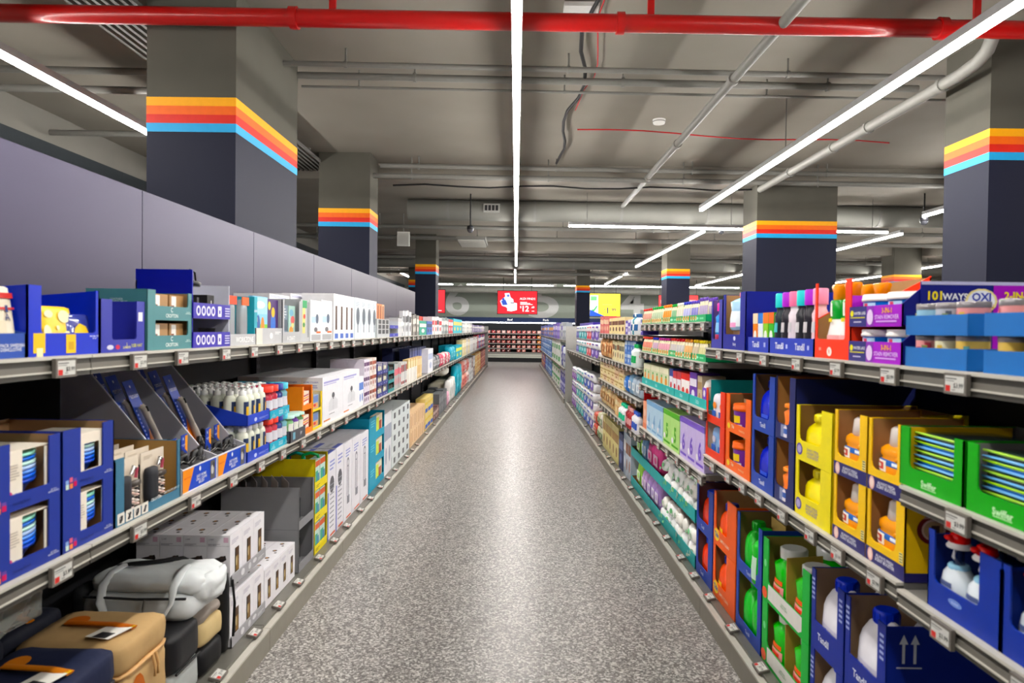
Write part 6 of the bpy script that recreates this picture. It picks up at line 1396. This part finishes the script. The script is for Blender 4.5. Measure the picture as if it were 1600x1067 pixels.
G('R',1062,1044,579,P3+.005,3,[('c8444c','f0f0f4'),('3a4a9c','e8e8f0')],'white pack with red and blue picture in the teal trays','pack',deco=[band(.0,.7,'eceaf0'),blob('c83a40',.5,.35,.25,.14)])
G('R',1043,1004,574,P3+.005,6,[('d8dcb8','e89a3c')],'pale green box with carrot print in the teal trays','box',deco=[band(.75,.95,'f0ecd0'),blob('e8963a',.5,.4,.2,.2),blob('5aa84a',.5,.62,.15,.06)])
q=B(); hb_=H('R',1112,603,P3,1.02)
one(boxp(.01,.16,.4,'1f8c8c',name='teal_box'),'R',3.593,1.03,P3+.001,'dark teal box side standing at the end of the teal trays','box')
# nappy boxes
def num(t,c): return lambda q:(q.dec(.0,.86,1,1,c),q.tx(t,.5,.42,.42,c,.04),q.el(.2,.25,.12,.08,'f4f0f8'),q.dec(.1,.08,.9,.14,c))
def diap(un,uf,vt,n,c,deco,lab):
    h=H('R',un,vt,P4); 
    fill('R',un,uf,P4,lambda w:boxp(w,h,.3,c,deco,near=lambda q:q.dec(0,.86,1,1,'8a86b0'),nf='right',name='nappy_box'),n,lab,'nappy box',lab)
diap(1100,1062,668,3,'c8b8e6',num('6','7a5ac8'),'lilac nappy box with a big six')
diap(1061,1036,650,2,'b4e08a',num('5','5ab02a'),'light green nappy box with a big five')
diap(1035,1010,637,3,'b8d4e8',num('4','7aa8d0'),'pale blue nappy box with a four')
diap(1010,1004.5,629,1,'f0a888',lambda q:(q.dec(0,0,1,.2,'e88a68'),q.el(.5,.6,.3,.15,'f4c8b0')),'peach coloured nappy box beside the pale blue ones')
one(boxp(.02,.1,.3,'c4202c',lambda q:q.tx('L',.5,.5,.5,'f0f0f0'),near=lambda q:q.tx('LUM',.4,.5,.5,'f0c8c8'),nf='right',name='red_box'),'R',5.40,FRONT['R']+.01,P4+H('R',1010,629,P4)+.001,'red box on top of the peach nappy box','box')
# wipes bins
HB2=H('R',1086,748,DL,DECKF['R'])/2
def bins(z,lab):
    fill('R',1086,986,z,lambda w:tray(w,HB2*.30,.38,'22a4a4','8a6244',lip=HB2*.29,pl=0,sf=HB2*.29,sb=HB2*.4,back=HB2*.75,draw=lambda q:[q.dec(.2*i-.002,0,.2*i+.002,1,'146a6c') for i in range(1,5)]),1,lab,'carton',lab,t=DECKF['R'])
bins(DL,'long teal carton row of white wipes on the right base, lower'); bins(DL+HB2,'long teal carton row of white wipes on the right base, upper')
wp=[softp(.125,.085,.05,c,'wipes_pack',lambda q:(q.el(.5,.5,.16,.2,g),q.dec(.1,.1,.3,.3,g)),r=.025,puff=.12,wr=.006,seed=i,div=4) for i,(c,g) in enumerate((('ffffff','8ad09a'),('fbf8f2','a8bca8'),('ffffff','7abf86')))]
rnd=random.Random(12); F=DECKF['R']; _,_,sA=span('R',1084,1080,DL,F); _,_,sB=span('R',1030,1028,DL,F)
for k in range(2):
    y=sA+.07; i=0
    while y<sB-.05:
        for j,(dt,dz) in enumerate(((.002,.03),(.002,.14),(.02,.235),(.10,.10),(.115,.20),(.20,.24)) if k==0 else ((.002,.03),(.002,.14),(.03,.225),(.11,.10),(.13,.25),(.22,.27),(.30,.24))):
            p=rnd.choice(wp)
            if dz>HB2*.72 and k==0: continue
            p.put((F+dt+rnd.uniform(0,.008), y+rnd.uniform(-.012,.012), DL+HB2*k+dz*.86),RZ['R'],'white wipes pack with green dot, %s bin, %s along, %s in its heap'%(('lower','upper')[k],ordw(i),ordw(j)),'wipes','white wipes packs',rot=(rnd.uniform(-.35,.15),rnd.uniform(-.3,.3),RZ['R']+rnd.uniform(-.35,.35)))
        y+=.118; i+=1
# nappy bags behind
for k in range(2):
    zz=DL+HB2*k+.01
    G('R',1028,1010,(742,688)[k] if False else (700 if k==0 else 645)+0,zz,2,[('e85a9c','f0c8dc'),('d84a90','f4d8e8')],'pink nappy bag in the %s teal bins'%('lower','upper')[k],'nappy bag',kind='soft',t=F+.03) if k else G('R',1028,1010,757,zz,3,[('b89ad8','f0e8f4')],'lilac nappy bag in the lower teal bins','nappy bag',kind='soft',t=F+.03)
    G('R',1009,1001,(738,636)[k],zz,2,[('8ab8e8','e8f0f8')] if k else [('c8a8d8','f0e0f0')],'pale %s nappy bag, %s teal bins'%(('mauve','blue')[k],('lower','upper')[k]),'nappy bag',kind='soft',t=F+.03)
    G('R',1000,994,(723,630)[k],zz,1,[('a8dc6a','e8f4d8')],'light green nappy bag, %s teal bins'%('lower','upper')[k],'nappy bag',kind='soft',t=F+.03)
# ---------------- right: cream packages bay (u 936..1000)
C0,C1,C2,C3=1.4705,1.2005,.9405,.6605
G('R',1000,990,488,C0,4,[('e8ecec','2a5a8c'),('3a8ca0','e8ecec')],'white bottle with blue cap above the cream boxes','bottle',kind='bottle')
G('R',1003,976,497,C0,6,[('5a4aa8','e0d8f0'),('dcd8e0','6a5ab0'),('c8d8e0','4a4a90')],'purple and white box on the top shelf of the cream bay','box')
G('R',975,951,493,C0,5,[('ecd9a4','6a3a24')],'cream box with brown window, top shelf','box')
G('R',950,937,492,C0,5,[('d8706c','f0d0b0'),('c85a5c','e8c8a8')],'rosy cream box at the far end of the top shelf','box')
G('R',999,992,536,C1,2,[('e8f0ee','1fa05c'),],'white bottle with green cap, second shelf of the cream bay','bottle',kind='bottle')
G('R',992,975,531,C1,4,[('3a6ab8','a8c0e0'),('5a86c8','d0dcec')],'blue box, second shelf of the cream bay','box',tiers=2)
G('R',974,956,533,C1,5,[('e8dcb4','6a6a5a'),('e0d4a8','8a5a3a')],'cream box with dark slit, second shelf','box')
G('R',955,937,528,C1,5,[('e0b080','b8703c'),('d8a070','e8d0a8')],'orange-tan crumpled pack, second shelf','pack',kind='soft')
G('R',999,980,590,C2,3,[('b8c8d8','e8f0f4'),('8ab0d0','e8e8ec'),('d0d0d4','9aa0b0')],'silver-blue bag, third shelf of the cream bay','bag',kind='soft',rows=2)
G('R',979,974,585,C2,1,[('3a7ad0','a8c8f0')],'bright blue bag, third shelf of the cream bay','bag',kind='soft')
G('R',973,937,572,C2,6,[('ecdcb0','b89a5a'),('e4c8a8','a87a4a')],'stacked cream carton, third shelf of the cream bay','box',tiers=3)
G('R',999,991,644,C3,3,[('eceaf0','3a5ab8')],'white bottle with blue print, lowest shelf of the cream bay','bottle',kind='bottle')
G('R',990,982,638,C3,3,[('a8343a','d8a0a0'),('8c2a34','c88888')],'dark red bottle, lowest shelf of the cream bay','bottle',kind='bottle')
G('R',981,972,632,C3,3,[('e8e8ec','3ab88c')],'white bottle with teal cap, lowest shelf of the cream bay','bottle',kind='bottle')
G('R',971,960,624,C3,3,[('c8905c','e8d0a0'),('d8b07a','f0e0b8')],'tan pack, lowest shelf of the cream bay','pack')
G('R',959,937,612,C3,6,[('d8b88a','b07a44'),('e4cc9c','9a6a3a')],'tan coffee bag, lowest shelf of the cream bay','bag',kind='soft')
G('R',984,973,680,DL,3,[('b8c0cc','8a5a44'),('9aa8b8','e0e0e4')],'grey-blue and brown pack on the base near the teal bins','pack',rows=2)
G('R',972,966,676,DL,1,[('26305c','6a78a8')],'navy peaked box on the base','box')
G('R',965,941,666,DL,5,[('d8cc90','9a7a4a')],'yellow-cream carton with brown top on the base','box',rows=2,rd=.2,d=.19)
G('R',940,932,650,DL,2,[('c8c4a8','5a8a5a'),('e0d8d0','7a9a6a')],'green and cream crumpled bag on the base','bag',kind='soft',tiers=2)
G('R',931,926,646,DL,1,[('c85a4a','e0c8b8')],'red and brown bag on the base before the purple packs','bag',kind='soft',tiers=2)
# ---------------- right: paper towels
W1_=1.1305
def rolls(un,uf,vt,z,n,c,c2,lab,tiers,rows=1): G('R',un,uf,vt,z,n,[(c,c2)],lab,'paper pack',kind='roll',tiers=tiers,rows=rows,d=.16,rd=.17,jit=0)
rolls(935,923,506,W1_,2,'6a4ab0','c8b8e8','purple paper towel pack on the upper paper shelf',2)
rolls(923,916,507,W1_,2,'d83a48','f4c8cc','red-printed paper towel pack on the upper paper shelf',2)
rolls(916,904,508,W1_,3,'3ab8c0','d0f0f0','turquoise paper towel pack on the upper paper shelf',2)
rolls(904,900,509,W1_,2,'4a4ab0','c0c0e8','blue paper towel pack on the upper paper shelf',2)
G('R',925,905,500,W1_,3,[('4a3aa0','8a7ad0')],'purple flat pack high on the paper shelf','pack',t=1.2)
rolls(925.5,921,585,DL,1,'6a50b0','e8e4f4','violet tissue pack on the base before the end panel',3)
rolls(921,911,584,DL,2,'2a5ac8','e8ecf8','blue and white tissue pack on the base',3)
rolls(911,900,580,DL,3,'3ac0c0','d8f4f4','teal tissue pack on the base beside the end panel',3)
rolls(900,893,576,DL,3,'8a3ab8','e8d8f4','purple tissue pack next to the pale end panel',3)
# ---------------- right: beyond the end panel
Z1,Z2=1.3005,.7205
G('R',884,874,502,Z1,4,[('9aa0a8','d8dce0'),('b8bcc4','6a5ab0')],'grey pack on the far right upper shelf','pack')
G('R',874,864,503,Z1,5,[('6a4ab8','c0b0e8'),('4a3a9c','e0d8f0')],'purple pack on the far right upper shelf','pack')
G('R',864,845,506,Z1,8,[('3a5aa8','e8a84a'),('4a4a9c','c8c8e0'),('b8bcc8','4a6ab0')],'small blue pack at the far end of the upper shelf','pack')
G('R',883,876,540,Z2,3,[('e8eaf0','5a5ab0'),('4a50b0','e8e8f4')],'white and violet pack on the far right lower shelf','pack',kind='soft')
G('R',875,862,532,Z2,4,[('eef2ee','2aa04c')],'white pack with green print on the far right lower shelf','pack',tiers=2,deco=[lambda q:(q.dec(.2,.2,.8,.6,'2aa04c'))])
G('R',861,845,528,Z2,7,[('5a8ac8','c8d8ec'),('3a6ab0','a8c0e0')],'light blue pack on the far right lower shelf','pack',tiers=3)
G('R',883,875,575,DL,3,[('3a3ca0','c8c8f0'),('5a5cb8','e8e8f8')],'violet-blue box on the far right base','box',tiers=2)
G('R',874,862,566,DL,4,[('eef2ee','2aa04c'),('e8ece8','3aa85c')],'white and green pack on the far right base','pack',tiers=2)
G('R',861,852,560,DL,5,[('4a7ac0','c0d4ec'),('3a5aa0','a0b8d8')],'blue pack on the far right base','pack',tiers=2)
G('R',851,846,555,DL,6,[('8a5a9c','e8a84a'),('d88a5a','e8d0c0'),('6a6ab0','c8c8e0')],'orange and violet pack at the end of the right base','pack',tiers=2)
